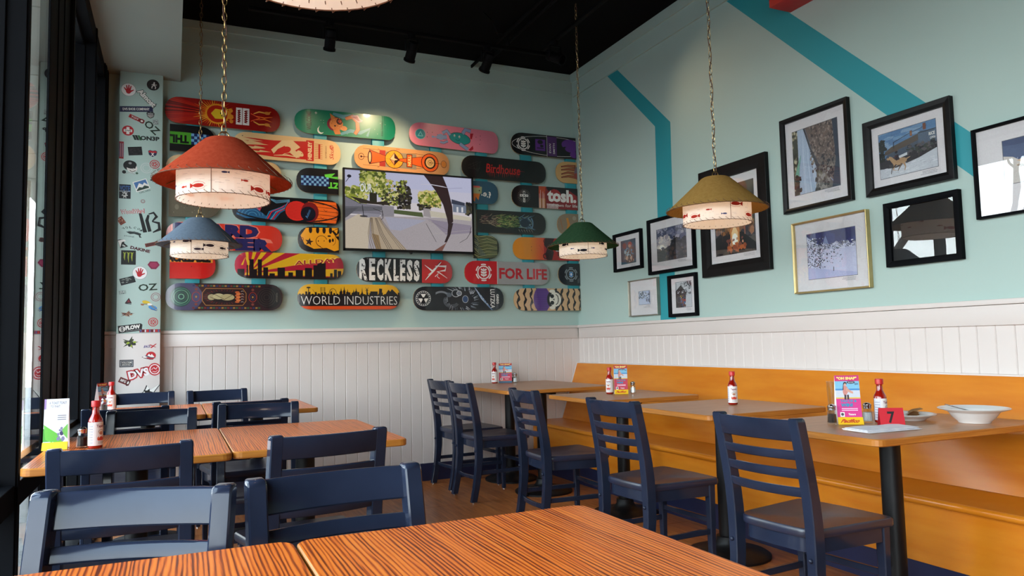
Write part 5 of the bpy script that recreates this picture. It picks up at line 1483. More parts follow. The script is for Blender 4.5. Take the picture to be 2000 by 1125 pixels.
def s_bird(a): a.ell(-.2, .2, .26, .18, (200, 170, 40), rot=-.5); a.ell(.2, -.2, .26, .2, (60, 130, 190), rot=-.4); a.line([(-.5, .0), (0, .1), (.5, -.4)], [.05, .16, .04], (120, 120, 110)); a.ell(.0, .08, .14, .1, W_); a.ell(-.4, -.05, .1, .08, (150, 100, 70)); a.line([(.1, -.35), (.45, -.45)], .06, (30, 60, 120))
def s_splat(cols):
    def f(a): r_ = random.Random(5); a.star(0, 0, .5, cols[0], 5, .28, 70); a.blobs(16, -.3, -.25, .3, .25, .05, .13, cols, r_)
    return f
def s_flow(a): a.poly([(-.5, -.5), (-.5, .5), (.44, .5), (.5, .3), (.44, -.5)], K); a.arc(-.34, 0, .10, .34, .05, W_); a.arc(-.34, 0, .05, .16, .03, W_); a.text('FLOW', .1, .1, .6, .56, W_, bold=.06); a.text('SNOWBOARDING', .1, -.34, .6, .14, (170, 170, 170))
def s_strip(a):
    a.rect(-.5, -.5, .5, .5, (140, 24, 34))
    for k in range(9): a.rect(-.46 + k * .105, -.4, -.40 + k * .105, .4, [(40, 90, 140), K, (190, 200, 206), (176, 40, 40)][k % 4], hold=k > 0)
def s_race(a): a.text('RACE', -.22, 0, .5, .6, (60, 50, 120), bold=.03, shear=.2); a.line([(.05, -.45), (.5, .45)], [.16, .1], R_); a.line([(.0, .35), (.45, -.4)], [.14, .08], R_)
def s_goat(a): a.ell(.14, .08, .36, .46, R_, n=24); a.poly([(-.2, -.1), (.0, .3), (.12, .1), (.2, .28), (.4, -.1)], W_); a.line([(-.5, -.1), (-.2, .06), (.1, -.12), (.5, -.22)], [.06, .14, .12, .03], (70, 70, 90)); a.line([(-.4, -.14), (0, -.3), (.3, -.36)], .07, (60, 20, 30)); a.ell(-.3, -.06, .12, .1, W_)
def s_grey(a): a.rect(-.5, -.5, .5, .5, (60, 62, 66)); a.rect(-.44, -.38, .44, .38, (140, 142, 146)); a.rect(-.38, -.3, .38, .3, (50, 52, 56)); a.text('VOLCOM', 0, .12, .7, .22, W_, bold=.02); a.text('BRAND', 0, -.15, .6, .18, W_)
def s_dvs(a):
    a.text('DVS', -.16, -.02, .74, 1.02, R_, bold=.14); a.ell(.34, .02, .20, .62, R_, n=24); a.text('DVS', -.17, -.02, .64, .78, (226, 220, 220), bold=.04); a.ell(.34, .02, .165, .50, (226, 220, 220), n=24); a.ell(.34, .02, .135, .42, R_, n=24)
    a.line([(.24, .05), (.32, .2), (.38, .0), (.44, .2)], [.03, .06, .06, .02], (226, 220, 220)); a.line([(.26, -.12), (.34, -.26), (.42, -.14)], [.02, .05, .02], (226, 220, 220))
def s_star(a):
    def P(s): return [(-.62 * s, -.42 * s), (-.3 * s, -.06 * s), (-.18 * s, .34 * s), (.0, .04 * s), (.5 * s, .5 * s), (.16 * s, -.14 * s), (.24 * s, -.62 * s), (-.16 * s, -.3 * s)]
    a.poly(P(1.0), K); a.poly(P(.82), W_); a.star(-.12, -.12, .24, K, 5, .45, 70)
SX = [(-.307, 2.998, .098, .096, 0, s_hand, 'upper round white sticker with a red hand'), (-.148, 3.052, .084, .082, 0, s_fig, 'round black sticker with a white walking figure at the column top'),
 (-.188, 2.950, .165, .050, -.80, s_txt('Almost', W_, K, .05), 'slanted white bubble letter sticker outlined in black'), (-.256, 2.861, .218, .041, .10, s_txt('DVS SHOE COMPANY', W_, None, .03, (26, 30, 66), tw=.8, th=.45), 'long navy banner sticker with small white capitals'),
 (-.252, 2.790, .105, .033, -.4, s_tag(R_), 'small slanted red tag sticker under the navy banner'), (-.163, 2.826, .053, .052, 0, s_shield, 'small black and white striped shield sticker'),
 (-.129, 2.777, .038, .038, .1, s_sq((150, 160, 156), [(70, 76, 76), (206, 210, 208)]), 'tiny grey square sticker at the column right edge, below the striped shield'), (-.152, 2.735, .115, .060, -.75, s_oz, 'slanted black two letter sticker above the round red cross'),
 (-.307, 2.698, .075, .073, 0, s_cross, 'round red sticker with a white cross'), (-.191, 2.653, .185, .037, .02, s_on3p, 'black lettering sticker with three slanted bars'),
 (-.347, 2.553, .030, .124, 0, s_strip, 'narrow red and blue sticker wrapping the column left edge'), (-.259, 2.553, .090, .062, .12, s_sq((16, 14, 18), [(30, 26, 32), (44, 34, 40)]), 'plain black tilted rectangle sticker'),
 (-.146, 2.544, .060, .050, 0, s_x, 'red and navy shield sticker with a white letter X'), (-.290, 2.431, .105, .103, 0, s_skull, 'black and white helmeted skull sticker'),
 (-.185, 2.435, .083, .081, 0, s_rings((190, 200, 196)), 'faint pale ring sticker beside the helmeted skull'), (-.132, 2.466, .068, .067, 0, s_rings((186, 40, 50), True), 'small red ring sticker with dots inside, beside the faint ring'),
 (-.141, 2.364, .042, .044, 0, s_tri, 'small dark red triangle sticker near the red lamp tip'), (-.321, 2.255, .074, .102, 0, s_vote, 'black and blue sticker reading VOTE'),
 (-.213, 2.299, .094, .092, .38, s_mtn, 'tilted blue sticker with a white mountain'), (-.205, 2.191, .030, .029, 0, s_rings((140, 40, 50)), 'tiny dark red dot sticker under the mountain one'),
 (-.270, 2.114, .156, .036, .10, s_txt('WoodWard', (206, 214, 210), R_, .0), 'red outlined script sticker'), (-.161, 2.038, .143, .154, 0, s_B, 'large black double letter B sticker'),
 (-.342, 2.044, .040, .054, .6, s_sq((130, 60, 40), [(60, 30, 26), (190, 150, 120)]), 'small rust coloured diamond sticker cut by the left edge'), (-.271, 1.963, .130, .085, -.1, s_volc, 'dark sticker with arched letters over a bird like shape'),
 (-.329, 1.884, .052, .065, .3, s_txt('R', W_, K, .1), 'white letter R sticker at the left edge'), (-.143, 1.883, .090, .033, .25, s_tag((120, 50, 40), 'TOY', (40, 26, 26)), 'small brown tag sticker pointing at the blue lamp'),
 (-.218, 1.843, .140, .028, -.22, s_txt('DAKINE', (76, 26, 36), None, .05), 'thin dark red lettering sticker slanting down'), (-.292, 1.783, .093, .102, 0, s_mon, 'black square sticker with green claw marks'),
 (-.131, 1.731, .079, .055, 0, s_hex, 'maroon hexagon sticker at the right edge'), (-.219, 1.675, .097, .095, -.15, s_hand, 'lower round white sticker with a red hand'),
 (-.296, 1.619, .096, .048, .28, s_sq((24, 28, 30), [(60, 66, 66), (120, 126, 120)], 4), 'tilted dark sticker with grey marks, left of the lower red hand'), (-.166, 1.573, .127, .055, .08, s_oz, 'dark green two letter sticker below the lower red hand'),
 (-.327, 1.535, .046, .025, .15, s_sq((150, 166, 160), [(90, 100, 100), (206, 210, 206)]), 'tiny outlined grey sticker at the left edge'), (-.288, 1.474, .045, .046, -.1, s_tri, 'small dark red triangle sticker in the lower mint part'),
 (-.115, 1.503, .067, .066, 0, s_rings((150, 120, 120)), 'round grey and red sticker cut by the right edge'), (-.154, 1.445, .115, .073, -.15, s_bird, 'yellow and blue bird sticker'),
 (-.296, 1.383, .100, .050, .1, s_splat([(110, 74, 60), (70, 44, 36), (160, 120, 96)]), 'brown splatter sticker above the long black banner'), (-.130, 1.324, .067, .066, 0, s_rings(R_, True), 'small dark red emblem ring sticker just above the rail'),
 (-.273, 1.282, .155, .052, .12, s_flow, 'black banner sticker reading FLOW'), (-.149, 1.262, .135, .022, 0, s_strip, 'thin red and blue strip sticker across the paint line'),
 (-.275, 1.181, .110, .095, .1, s_splat([(60, 66, 40), (150, 170, 50), (30, 34, 30)]), 'green and black spiky star sticker'), (-.148, 1.153, .082, .029, .08, s_race, 'small red and violet racing sticker'),
 (-.154, 1.081, .089, .062, 0, s_goat, 'round red sticker with a white peak'), (-.295, 1.035, .088, .052, 0, s_grey, 'grey framed rectangle sticker on the white part'),
 (-.184, .972, .205, .072, .22, s_dvs, 'large red outlined letters sticker with a round swirl'), (-.306, .911, .072, .048, -.45, s_tag((120, 34, 34), 'MFG'), 'tilted maroon strip sticker at the left edge'),
 (-.141, .842, .150, .110, .0, s_star, 'black pointed star sticker with one long arm, lowest on the column')]
for s_ in SX: sticker(*s_)

# ================================================================ framed pictures on the right wall
def frame(y0, y1, z0, z1, fm, fw, matw, photo, draw, label, depth=.028, matc=(222, 214, 216), cap=True, fd=0.004):
    """y0<y1; viewed from the room the picture's left side is y1. photo=(u0,v0,u1,v1) in 0..1"""
    cy, cz = (y0 + y1) / 2, (z0 + z1) / 2; W2, H2 = (y1 - y0), (z1 - z0)
    r = empty('picture_frame', (RX - .0015, cy, cz)); tag(r, label, 'picture', 'framed photographs on the right wall')
    bm = bmesh.new()
    hw, hh = W2 / 2, H2 / 2
    rings = []
    for ins, x in ((0, 0), (0, -depth), (.002, -depth - .001), (fw * .6, -depth + .001), (fw, -depth + fd + .002), (fw, 0)):
        rings.append([bm.verts.new((x, s1 * (hw - ins), s2 * (hh - ins))) for s1, s2 in ((-1, -1), (1, -1), (1, 1), (-1, 1))])
    for p, q in zip(rings, rings[1:]):
        for k in range(4): bm.faces.new((p[k], p[(k + 1) % 4], q[(k + 1) % 4], q[k]))
    bmo('frame', bm, MATS[fm], r)
    iw, ih = hw - fw, hh - fw
    a = Art(); a.rect(-iw, -ih, iw, ih, matc)
    u0, v0, u1, v1 = photo
    X0, X1, Z0, Z1 = -iw + u0 * 2 * iw, -iw + u1 * 2 * iw, -ih + v0 * 2 * ih, -ih + v1 * 2 * ih
    a.rect(X0 - .0025, Z0 - .0025, X1 + .0025, Z1 + .0025, (90, 88, 92))
    b = Art(); draw(b); b.window(0, 0, 1, 1)
    bl = a.L
    for p, c, L in b.f: a.f.append(([(X0 + v[0] * (X1 - X0), Z0 + v[1] * (Z1 - Z0)) for v in p], c, L + bl))
    a.L = bl + b.L
    if cap:
        rn_ = random.Random(int(y0 * 100))
        for k in range(3):
            l_ = rn_.uniform(.25, .45) * 2 * iw * .5; y_ = Z0 - .012 - k * .007; x_ = X1 - .01
            u = x_ - l_
            while u < x_:
                w_ = rn_.uniform(.003, .008); a.rect(u, y_, u + w_, y_ + .0022, (110, 108, 116), hold=True); u += w_ + .0022
    art_mesh('print', a, lambda u, v, h: (-.008 - h, -u, v), [MATS['print_photo']], r)
    B('glass', (-.0155, -.0145, -iw, iw, -ih, ih), MATS['picture_glass'], r)
    return r
rn = random.Random(31)
def p_people(a):
    a.rect(0, 0, 1, 1, (50, 62, 84)); a.blobs(30, 0, 0, 1, 1, .04, .1, [(44, 56, 76), (60, 72, 96)], rn)
    a.ell(.25, .78, .14, .12, (120, 50, 54)); a.ell(.62, .80, .13, .12, (150, 40, 40)); a.ell(.6, .74, .09, .07, (176, 130, 110))
    a.blobs(30, .3, .3, .8, .65, .05, .11, [(100, 50, 46), (60, 120, 150), (150, 170, 180), (60, 40, 50)], rn); a.blobs(20, .35, 0, .8, .3, .05, .1, [(80, 36, 40), (190, 150, 130), (44, 30, 40)], rn); a.line([(.2, .2), (.4, .5)], .03, (150, 140, 130))
def p_storm(a):
    a.rect(0, 0, 1, 1, (60, 66, 90)); a.blobs(120, 0, .4, 1, 1, .04, .10, [(110, 112, 136), (150, 146, 160), (70, 74, 104), (50, 56, 84)], rn); a.blobs(60, .05, .4, .45, .75, .04, .09, [(190, 180, 180), (214, 200, 190), (150, 140, 150)], rn); a.ell(.17, .42, .10, .09, (250, 240, 226)); a.ell(.17, .42, .05, .05, (255, 252, 246))
    a.poly([(0, .3), (.3, .38), (.6, .5), (1, .62), (1, 0), (0, 0)], (44, 38, 42)); a.blobs(70, 0, 0, 1, .4, .03, .07, [(56, 48, 50), (30, 28, 34), (90, 70, 64), (70, 64, 76)], rn); a.blobs(26, .5, .5, 1, .62, .02, .05, [(20, 20, 26)], rn); a.poly([(.56, .5), (.6, .64), (.64, .66), (.68, .56), (.74, .54), (.7, .5)], (16, 14, 20)); a.ell(.61, .68, .03, .03, (16, 14, 20)); a.poly([(0, .34), (.25, .3), (.33, .16), (.2, .0), (0, 0)], (26, 22, 28))
def p_fire(a):
    a.rect(0, 0, 1, 1, (26, 20, 26)); a.blobs(60, 0, .55, 1, 1, .05, .12, [(34, 26, 32), (44, 32, 36), (30, 24, 34)], rn); a.blobs(90, .05, .3, .95, .62, .03, .08, [(120, 70, 40), (90, 54, 34), (60, 38, 30), (150, 96, 56)], rn); a.blobs(30, .3, .34, .75, .60, .04, .08, [(160, 104, 60), (120, 80, 48)], rn)
    a.rect(.74, .25, .765, .6, (150, 80, 50)); a.rect(.18, .2, .2, .6, (60, 36, 28)); a.poly([(.4, .1), (.38, .34), (.5, .5), (.62, .36), (.62, .1)], (206, 130, 70)); a.poly([(.44, .1), (.42, .30), (.5, .42), (.58, .3), (.58, .1)], (246, 206, 150)); a.ell(.5, .2, .07, .09, (255, 250, 236)); a.blobs(24, .3, .04, .75, .14, .02, .05, [(190, 96, 44), (150, 70, 40)], rn); a.blobs(14, .28, .12, .7, .22, .02, .035, [(200, 140, 110), (120, 60, 50)], rn)
def p_ice(a):
    a.rect(0, 0, 1, 1, (140, 158, 190)); a.poly([(0, 0), (.12, 0), (.14, 1), (0, 1)], (60, 60, 50)); a.blobs(60, 0, 0, .14, 1, .015, .03, [(190, 180, 150), (40, 36, 30), (120, 110, 90)], rn, sq=1.4)
    a.poly([(.12, 0), (.45, 0), (.55, .4), (.4, .7), (.3, 1), (.12, 1)], (170, 184, 206)); 
    for k in range(26): x_ = .14 + rn.random() * .34; a.line([(x_, 1), (x_ - .03 * rn.random(), .5), (x_ + .06 * rn.random(), 0)], .008, rn.choice([(196, 206, 222), (150, 166, 194), (182, 194, 214)]), hold=k > 0)
    a.poly([(.30, 1), (1, 1), (1, 0), (.86, .1), (.56, .42), (.42, .66)], (112, 96, 92)); a.blobs(480, .40, .3, 1, 1, .006, .026, [(140, 124, 118), (90, 76, 74), (64, 56, 58), (156, 140, 130), (120, 100, 92)], rn, sq=1.3); a.blobs(120, .6, .1, 1, .5, .008, .028, [(120, 110, 106), (50, 48, 56)], rn)
    a.poly([(.30, 1), (.42, .66), (.56, .42), (.86, .08), (.80, .0), (.5, .0), (.52, .36), (.38, .68), (.26, 1)], (74, 70, 76)); a.poly([(.48, 0), (.84, 0), (.86, .08), (.6, .38), (.54, .3)], (110, 104, 102)); a.blobs(40, .5, 0, .8, .3, .02, .04, [(70, 66, 66), (150, 144, 140)], rn); a.poly([(.9, 1), (1, 1), (1, 0), (.84, 0), (.94, .4)], (60, 68, 84))
    a.line([(.08, .3), (.12, .45), (.18, .6)], [.09, .05, .01], (120, 170, 150)); a.blobs(16, .02, .02, .16, .3, .03, .05, [(40, 30, 26), (80, 50, 40)], rn, sq=.6)
def p_horse(a):
    a.rect(0, 0, 1, 1, (90, 126, 166)); a.blobs(40, 0, .6, .7, 1, .05, .12, [(110, 142, 176), (130, 156, 184), (84, 118, 158)], rn, sq=.4)
    a.poly([(0, .35), (.08, .4), (.2, .6), (.7, .78), (1, .72), (1, .3), (0, .25)], (74, 84, 100)); a.poly([(.1, .58), (.22, .66), (.72, .80), (.72, .66), (.1, .5)], (86, 74, 66)); a.poly([(.7, .80), (.74, .84), (1, .78), (1, .55), (.7, .55)], (84, 98, 118)); a.rect(.7, .79, 1, .815, (54, 60, 72)); a.text('RICE', .93, .72, .10, .07, W_, bold=.04); a.text('OPEN', .94, .63, .09, .05, W_, bold=.02)
    a.poly([(0, .1), (0, .42), (.2, .38), (.5, .42), (.8, .52), (1, .5), (1, .2), (.5, .16)], (50, 46, 52)); a.blobs(60, .5, .4, 1, .58, .02, .045, [(60, 64, 60), (36, 34, 40), (90, 84, 86)], rn); a.blobs(50, 0, .4, .1, .85, .02, .05, [(24, 30, 30), (40, 44, 40)], rn)
    a.poly([(0, 0), (1, 0), (1, .40), (.7, .28), (.3, .18), (0, .22)], (196, 198, 206)); a.blobs(60, 0, 0, 1, .24, .02, .05, [(206, 208, 214), (182, 184, 194), (214, 214, 220)], rn, sq=.4)
    a.poly([(.34, .42), (.5, .46), (.5, .40), (.36, .37)], (206, 208, 214))
    HB = (176, 140, 104); a.ell(.36, .30, .13, .075, HB, rot=.05); a.line([(.26, .32), (.2, .42), (.17, .44)], [.08, .06, .05], HB); a.ell(.155, .41, .03, .022, HB, rot=-.8); a.line([(.27, .26), (.24, .14), (.30, .12)], [.035, .018, .012], HB); a.line([(.30, .25), (.22, .18), (.2, .06)], [.03, .016, .012], (60, 46, 40)); a.line([(.43, .26), (.46, .16), (.44, .08)], [.04, .02, .014], HB); a.line([(.40, .25), (.35, .16), (.32, .10)], [.04, .02, .014], (110, 84, 64)); a.line([(.47, .32), (.55, .35)], [.03, .012], HB)
    a.line([(.33, .34), (.31, .46)], [.07, .06], (50, 40, 50)); a.ell(.31, .52, .026, .03, (40, 34, 40)); a.line([(.31, .44), (.25, .40)], .02, (90, 40, 44)); a.rect(.28, .545, .345, .555, (120, 84, 60))
    a.line([(.27, .62), (.27, .76)], .012, (40, 40, 48)); a.line([(.27, .75), (.55, .85), (.85, .92)], [.014, .010, .008], (40, 40, 48)); a.rect(.565, .78, .605, .90, (110, 80, 60)); a.rect(.79, .84, .84, .98, (120, 76, 60)); 
    for v in (.81, .84, .87): a.ell(.585, v, .009, .009, (190, 110, 60), n=8, hold=True)
    a.line([(.70, .28), (.70, .40)], .02, (70, 60, 60)); a.line([(.74, .30), (.73, .41)], .02, (60, 50, 60))
def p_jump(a):
    a.rect(0, 0, 1, 1, (206, 196, 190)); a.poly([(0, 1), (1, 1), (1, .5), (.3, .45), (.15, .6), (0, .65)], (70, 84, 120)); a.poly([(0, 1), (1, 1), (1, .8), (0, .88)], (54, 66, 104)); a.poly([(.2, .5), (.5, .3), (.9, .34), (1, .5), (.7, .5), (.4, .56)], (206, 176, 150)); a.blobs(40, .2, .28, .9, .42, .03, .06, [(120, 90, 70), (170, 140, 116), (214, 196, 176)], rn, sq=.5)
    a.ell(.44, .6, .10, .06, (36, 30, 36)); a.line([(.5, .62), (.62, .8), (.72, .86)], [.1, .08, .05], (200, 190, 190)); a.line([(.4, .58), (.55, .45), (.7, .52)], [.05, .07, .03], (214, 190, 160)); a.ell(.74, .82, .08, .06, (226, 226, 230))
def p_mtn(a):
    a.rect(0, 0, 1, 1, (44, 46, 104)); a.blobs(30, 0, .75, 1, 1, .08, .14, [(50, 54, 116), (40, 42, 96)], rn); a.poly([(.33, .72), (.40, .92), (.46, .72)], (120, 134, 180))
    a.poly([(0, .95), (.08, .88), (.16, .80), (.28, .72), (.4, .74), (.52, .70), (.62, .76), (.74, .66), (.86, .72), (.92, .64), (1, .7), (1, 0), (0, 0)], (196, 196, 224))
    a.blobs(420, 0, .22, .36, .9, .006, .018, [(60, 56, 76), (90, 88, 110), (226, 226, 240), (40, 38, 52)], rn); a.blobs(200, .34, .6, 1, .74, .006, .018, [(70, 66, 84), (110, 108, 130), (226, 226, 240)], rn); a.blobs(40, .4, .3, .75, .6, .006, .018, [(90, 88, 104), (60, 56, 70)], rn); a.poly([(0, .26), (.3, .2), (.7, .12), (1, .06), (1, 0), (0, 0)], (176, 178, 216)); a.line([(.54, .13), (.545, .20)], .014, (30, 30, 36)); a.ell(.545, .21, .009, .010, (30, 30, 36), n=8)
def p_black(a): a.rect(-.1, -.1, 1.1, 1.1, (16, 15, 18))
def p_small(a):
    a.rect(0, 0, 1, 1, (186, 196, 222)); a.poly([(0, 0), (1, 0), (1, .25), (0, .4)], (196, 204, 226)); a.blobs(70, .0, .45, 1, .95, .03, .07, [(90, 90, 100), (226, 226, 232), (60, 60, 70), (150, 156, 170)], rn); a.line([(.93, .2), (.94, .98)], .05, (70, 66, 80)); a.line([(.68, .2), (.7, .42)], .06, (40, 40, 50)); a.line([(.82, .18), (.84, .4)], .06, (50, 44, 60)); a.line([(.95, .1), (.93, .4)], .06, (40, 40, 50))
def p_cabin(a):
    a.rect(0, 0, 1, 1, (190, 190, 196)); a.blobs(70, .3, .5, 1, 1, .03, .06, [(150, 150, 156), (210, 210, 214), (90, 88, 92)], rn); a.blobs(20, .66, .8, .98, 1.0, .02, .05, [(50, 50, 54)], rn); a.poly([(0, .0), (0, .65), (.34, .88), (.66, .58), (.62, .2), (.5, .0)], (50, 30, 28)); a.line([(.02, .62), (.34, .84), (.68, .54)], .03, (20, 20, 26)); a.poly([(.3, .05), (.3, .45), (.55, .42), (.52, .06)], (110, 70, 64)); a.blobs(20, .3, .05, .6, .5, .03, .06, [(150, 40, 40), (60, 90, 140), (200, 170, 60), (30, 24, 30)], rn); a.blobs(16, .0, .0, .6, .1, .03, .06, [(90, 50, 40), (30, 24, 26)], rn); a.line([(.02, .2), (.04, .98)], .02, (40, 36, 40)); a.blobs(10, .08, .55, .55, .65, .02, .03, [(200, 200, 206)], rn)
frame(4.905, 5.311, 1.686, 2.002, 'dark_frame', .024, .04, (.20, .12, .80, .84), p_people, 'small black framed photo of people in dark blue, nearest the corner')
frame(4.249, 4.812, 1.617, 2.045, 'dark_frame', .024, .05, (.15, .18, .85, .83), p_storm, 'black framed photo of a stormy sky over dark rocks')
frame(3.512, 4.164, 1.537, 2.279, 'black_wood', .085, .06, (.10, .09, .90, .90), p_fire, 'large wide black framed photo of a bonfire, behind the mustard lamp')
frame(2.880, 3.380, 1.855, 2.432, 'black_wood', .028, .05, (.12, .14, .87, .88), p_ice, 'tall black framed photo of an icy gully and rock')
frame(2.292, 2.787, 1.848, 2.251, 'black_wood', .040, .045, (.10, .13, .88, .86), p_horse, 'black framed photo of a horse rider on snow under traffic lights')
frame(1.690, 2.200, 1.634, 2.053, 'dark_frame', .012, .07, (.24, .32, .80, .82), p_jump, 'thin dark framed photo cut by the right edge of the view')
frame(2.795, 3.324, 1.367, 1.788, 'gold_frame', .010, .06, (.17, .17, .84, .83), p_mtn, 'thin gold framed photo of snowy mountains', depth=.030)
frame(2.281, 2.689, 1.462, 1.795, 'dark_frame', .030, .0, (.0, .0, 1, 1), p_black, 'black framed dark picture that mirrors the windows', matc=(16, 15, 18), cap=False)
frame(4.704, 5.102, 1.305, 1.595, 'silver_frame', .007, .06, (.30, .30, .70, .68), p_small, 'small silver framed pale picture, lowest near the corner', depth=.030)
frame(4.246, 4.573, 1.279, 1.588, 'dark_frame', .024, .05, (.18, .17, .84, .88), p_cabin, 'small black framed photo of a snowy cabin, below the stormy one')

# ================================================================ things on the tables
def bottle(loc, rz, label, face=0):
    r = empty('sauce_bottle', loc, rz); tag(r, label, 'bottle', 'hot sauce bottles')
    bm = bmesh.new()
    lathe(bm, [(0, .002), (.022, .002), (.0245, .005), (.0245, .100), (.023, .108), (.016, .122), (.0125, .130), (.0115, .150), (.0115, .156), (0, .156)], 24)
    bmo('glass_body', bm, MATS['hot_sauce'], r, True)
    bm = bmesh.new(); lathe(bm, [(0, .156), (.0145, .154), (.0155, .155), (.0155, .174), (.0145, .176), (0, .176)], 20)
    bmo('cap', bm, MATS['red_cap'], r, True)
    a = Art(); w2, z0, z1 = .056, .012, .098
    a.rect(-w2, z0, w2, z1, (222, 216, 214)); a.rect(-w2, z0, -w2 + .03, z1, (196, 196, 206))
    for k in range(7): a.rect(-w2 + .004, z0 + .01 + k * .010, -w2 + .026, z0 + .012 + k * .010, (110, 110, 130), hold=k > 0)
    a.text('Tapatio', 0, .082, .034, .013, (120, 30, 60), bold=.03); a.arc(0, .060, .011, .010, .0015, (90, 60, 50), 0, 180, 12); a.ell(0, .058, .009, .007, (196, 160, 130)); a.ell(0, .056, .006, .005, (176, 110, 90)); a.poly([(-.016, .034), (0, .046), (.016, .034), (.010, .030), (-.010, .030)], (190, 50, 30)); a.poly([(-.016, .038), (-.010, .046), (-.006, .034)], (206, 90, 50)); a.poly([(.016, .038), (.010, .046), (.006, .034)], (206, 90, 50))
    for k in range(2): a.rect(-.012, .020 + k * .005, .012, .0215 + k * .005, (130, 120, 130), hold=k > 0)
    a.slice([-w2 + i * w2 / 9 for i in range(1, 18)])
    art_mesh('label', a, lambda u, v, h: (.0250 * math.sin(u / .025) * (1 + h * 40), -.0250 * math.cos(u / .025) * (1 + h * 40), v), [MATS['print_card']], r)
    return r
def shaker(loc, label, fill='salt', h=.075):
    r = empty('shaker', loc); tag(r, label, 'shaker', 'salt and pepper shakers')
    s = h / .078
    bm = bmesh.new(); lathe(bm, [(0, .001), (.019, .001), (.021, .004), (.017, .050 * s), (.014, .056 * s), (.0125, .054 * s), (.0155, .048 * s), (.0185, .008), (0, .006)], 10)
    bmo('glass_body', bm, MATS['clear_glass'], r)
    bm = bmesh.new(); lathe(bm, [(0, .007), (.0175, .008), (.0155, .040 * s), (0, .041 * s)], 10)
    bmo('contents', bm, MATS[fill], r)
    bm = bmesh.new(); lathe(bm, [(.0145, .055 * s), (.0155, .056 * s), (.0155, .066 * s), (.0168, .068 * s), (.0165, .071 * s), (.010, .077 * s), (0, .079 * s)], 18)
    bmo('lid', bm, MATS['chrome'], r, True)
def tent(loc, rz, label, style, h=.18, w2=.048):
    r = empty('table_card', loc, rz); tag(r, label, 'card', 'folded advertising table cards')
    a = Art(); PK = (206, 44, 130) if style == 'pink' else (190, 40, 70)
    if style == 'white':
        a.rect(0, 0, 1, 1, (214, 216, 222)); a.poly([(0, .16), (0, .42), (.3, .34), (.9, .1), (.9, .0), (.3, .16)], (70, 150, 50)); a.poly([(0, .5), (.55, .32), (.95, .06), (.95, .0), (.1, .2)], (96, 176, 60)); a.poly([(.7, .36), (.98, .5), (.98, .2)], (110, 180, 80))
        a.blobs(26, .1, .02, .85, .14, .03, .07, [(60, 40, 70), (90, 70, 100), (214, 216, 222)], random.Random(3), sq=.5); a.blobs(8, .6, .2, .8, .45, .05, .09, [(50, 50, 90), (120, 120, 150)], random.Random(4), sq=.6); a.text('A TOAST TOAST', .55, .92, .7, .05, (70, 70, 90)); a.text('TO THAT.', .45, .85, .4, .045, (70, 70, 90)); a.rect(.0, .8, .08, 1, (150, 120, 170))
        for k in range(3): a.rect(.55, .66 - k * .04, .9, .675 - k * .04, (120, 120, 130), hold=k > 0)
    else:
        a.rect(0, 0, 1, 1, PK); a.rect(0, .62, 1, .88, (120, 180, 210)); a.rect(0, .52, 1, .70, (196, 200, 210)); a.rect(0, .69, 1, .725, (60, 130, 190)); a.rect(0, .52, 1, .545, (214, 180, 60))
        a.ell(.42, .83, .07, .035, (50, 34, 36)); a.ell(.42, .805, .045, .03, (206, 160, 140)); a.line([(.43, .78), (.40, .66), (.44, .60)], [.16, .20, .18], (200, 130, 120)); a.line([(.44, .72), (.62, .66), (.72, .64)], [.07, .05, .04], (206, 150, 130)); a.line([(.40, .60), (.38, .50)], .08, (60, 36, 40)); a.line([(.50, .60), (.50, .50)], .08, (60, 36, 40)); a.poly([(.34, .82), (.36, .86), (.34, .70), (.30, .70)], (50, 34, 36))
        a.ell(.66, .855, .17, .03, (50, 60, 80)); a.text('BLOG', .66, .855, .2, .025, W_); a.text('$20', .88, .82, .14, .04, (40, 50, 90), bold=.03)
        a.rect(0, .88, 1, 1, (196, 40, 110) if style == 'pink' else (180, 36, 40)); a.text('"OH SNAP"', .5, .94, .82, .06, (240, 220, 120), bold=.05)
        a.text('TAG US &', .5, .475, .68, .055, (40, 130, 170), bold=.05, shear=.1); a.text('WIN!', .42, .39, .5, .075, (40, 130, 170), bold=.07, shear=.1)
        for k in range(2): a.rect(.2, .31 - k * .035, .85, .325 - k * .035, (240, 200, 220), hold=k > 0)
        a.rect(.12, .15, .3, .245, W_); a.ell(.21, .20, .06, .03, (60, 60, 70)); a.text('Taters', .6, .20, .3, .04, W_, bold=.04, shear=.1); a.rect(.1, .11, .95, .12, (236, 180, 90))
        yc, tx = ((236, 190, 30), 'Pacifico') if style != 'blue' else ((50, 90, 120), 'Seasonal')
        a.rect(0, 0, 1, .10, yc); 
    y_t, y_b = 0, -.028
    def mp(u, v, h_): return (-w2 + u * 2 * w2, y_b + (y_t - y_b) * v - h_, .001 + v * h)
    ex = []
    V = [(-w2, y_b, .001), (w2, y_b, .001), (w2, 0, h), (-w2, 0, h), (-w2, -y_b, .001), (w2, -y_b, .001)]
    V2 = [(x_, y_ + .0008, z_) for x_, y_, z_ in V[:2]] + [(x_, y_, z_ + .0004) for x_, y_, z_ in V[2:4]] + [(x_, y_, z_) for x_, y_, z_ in V[4:]]
    ex.append((V2, [(3, 2, 5, 4), (0, 3, 2, 1)], 0))
    art_mesh('card', a, mp, [MATS['print_card']], r, extra=ex)
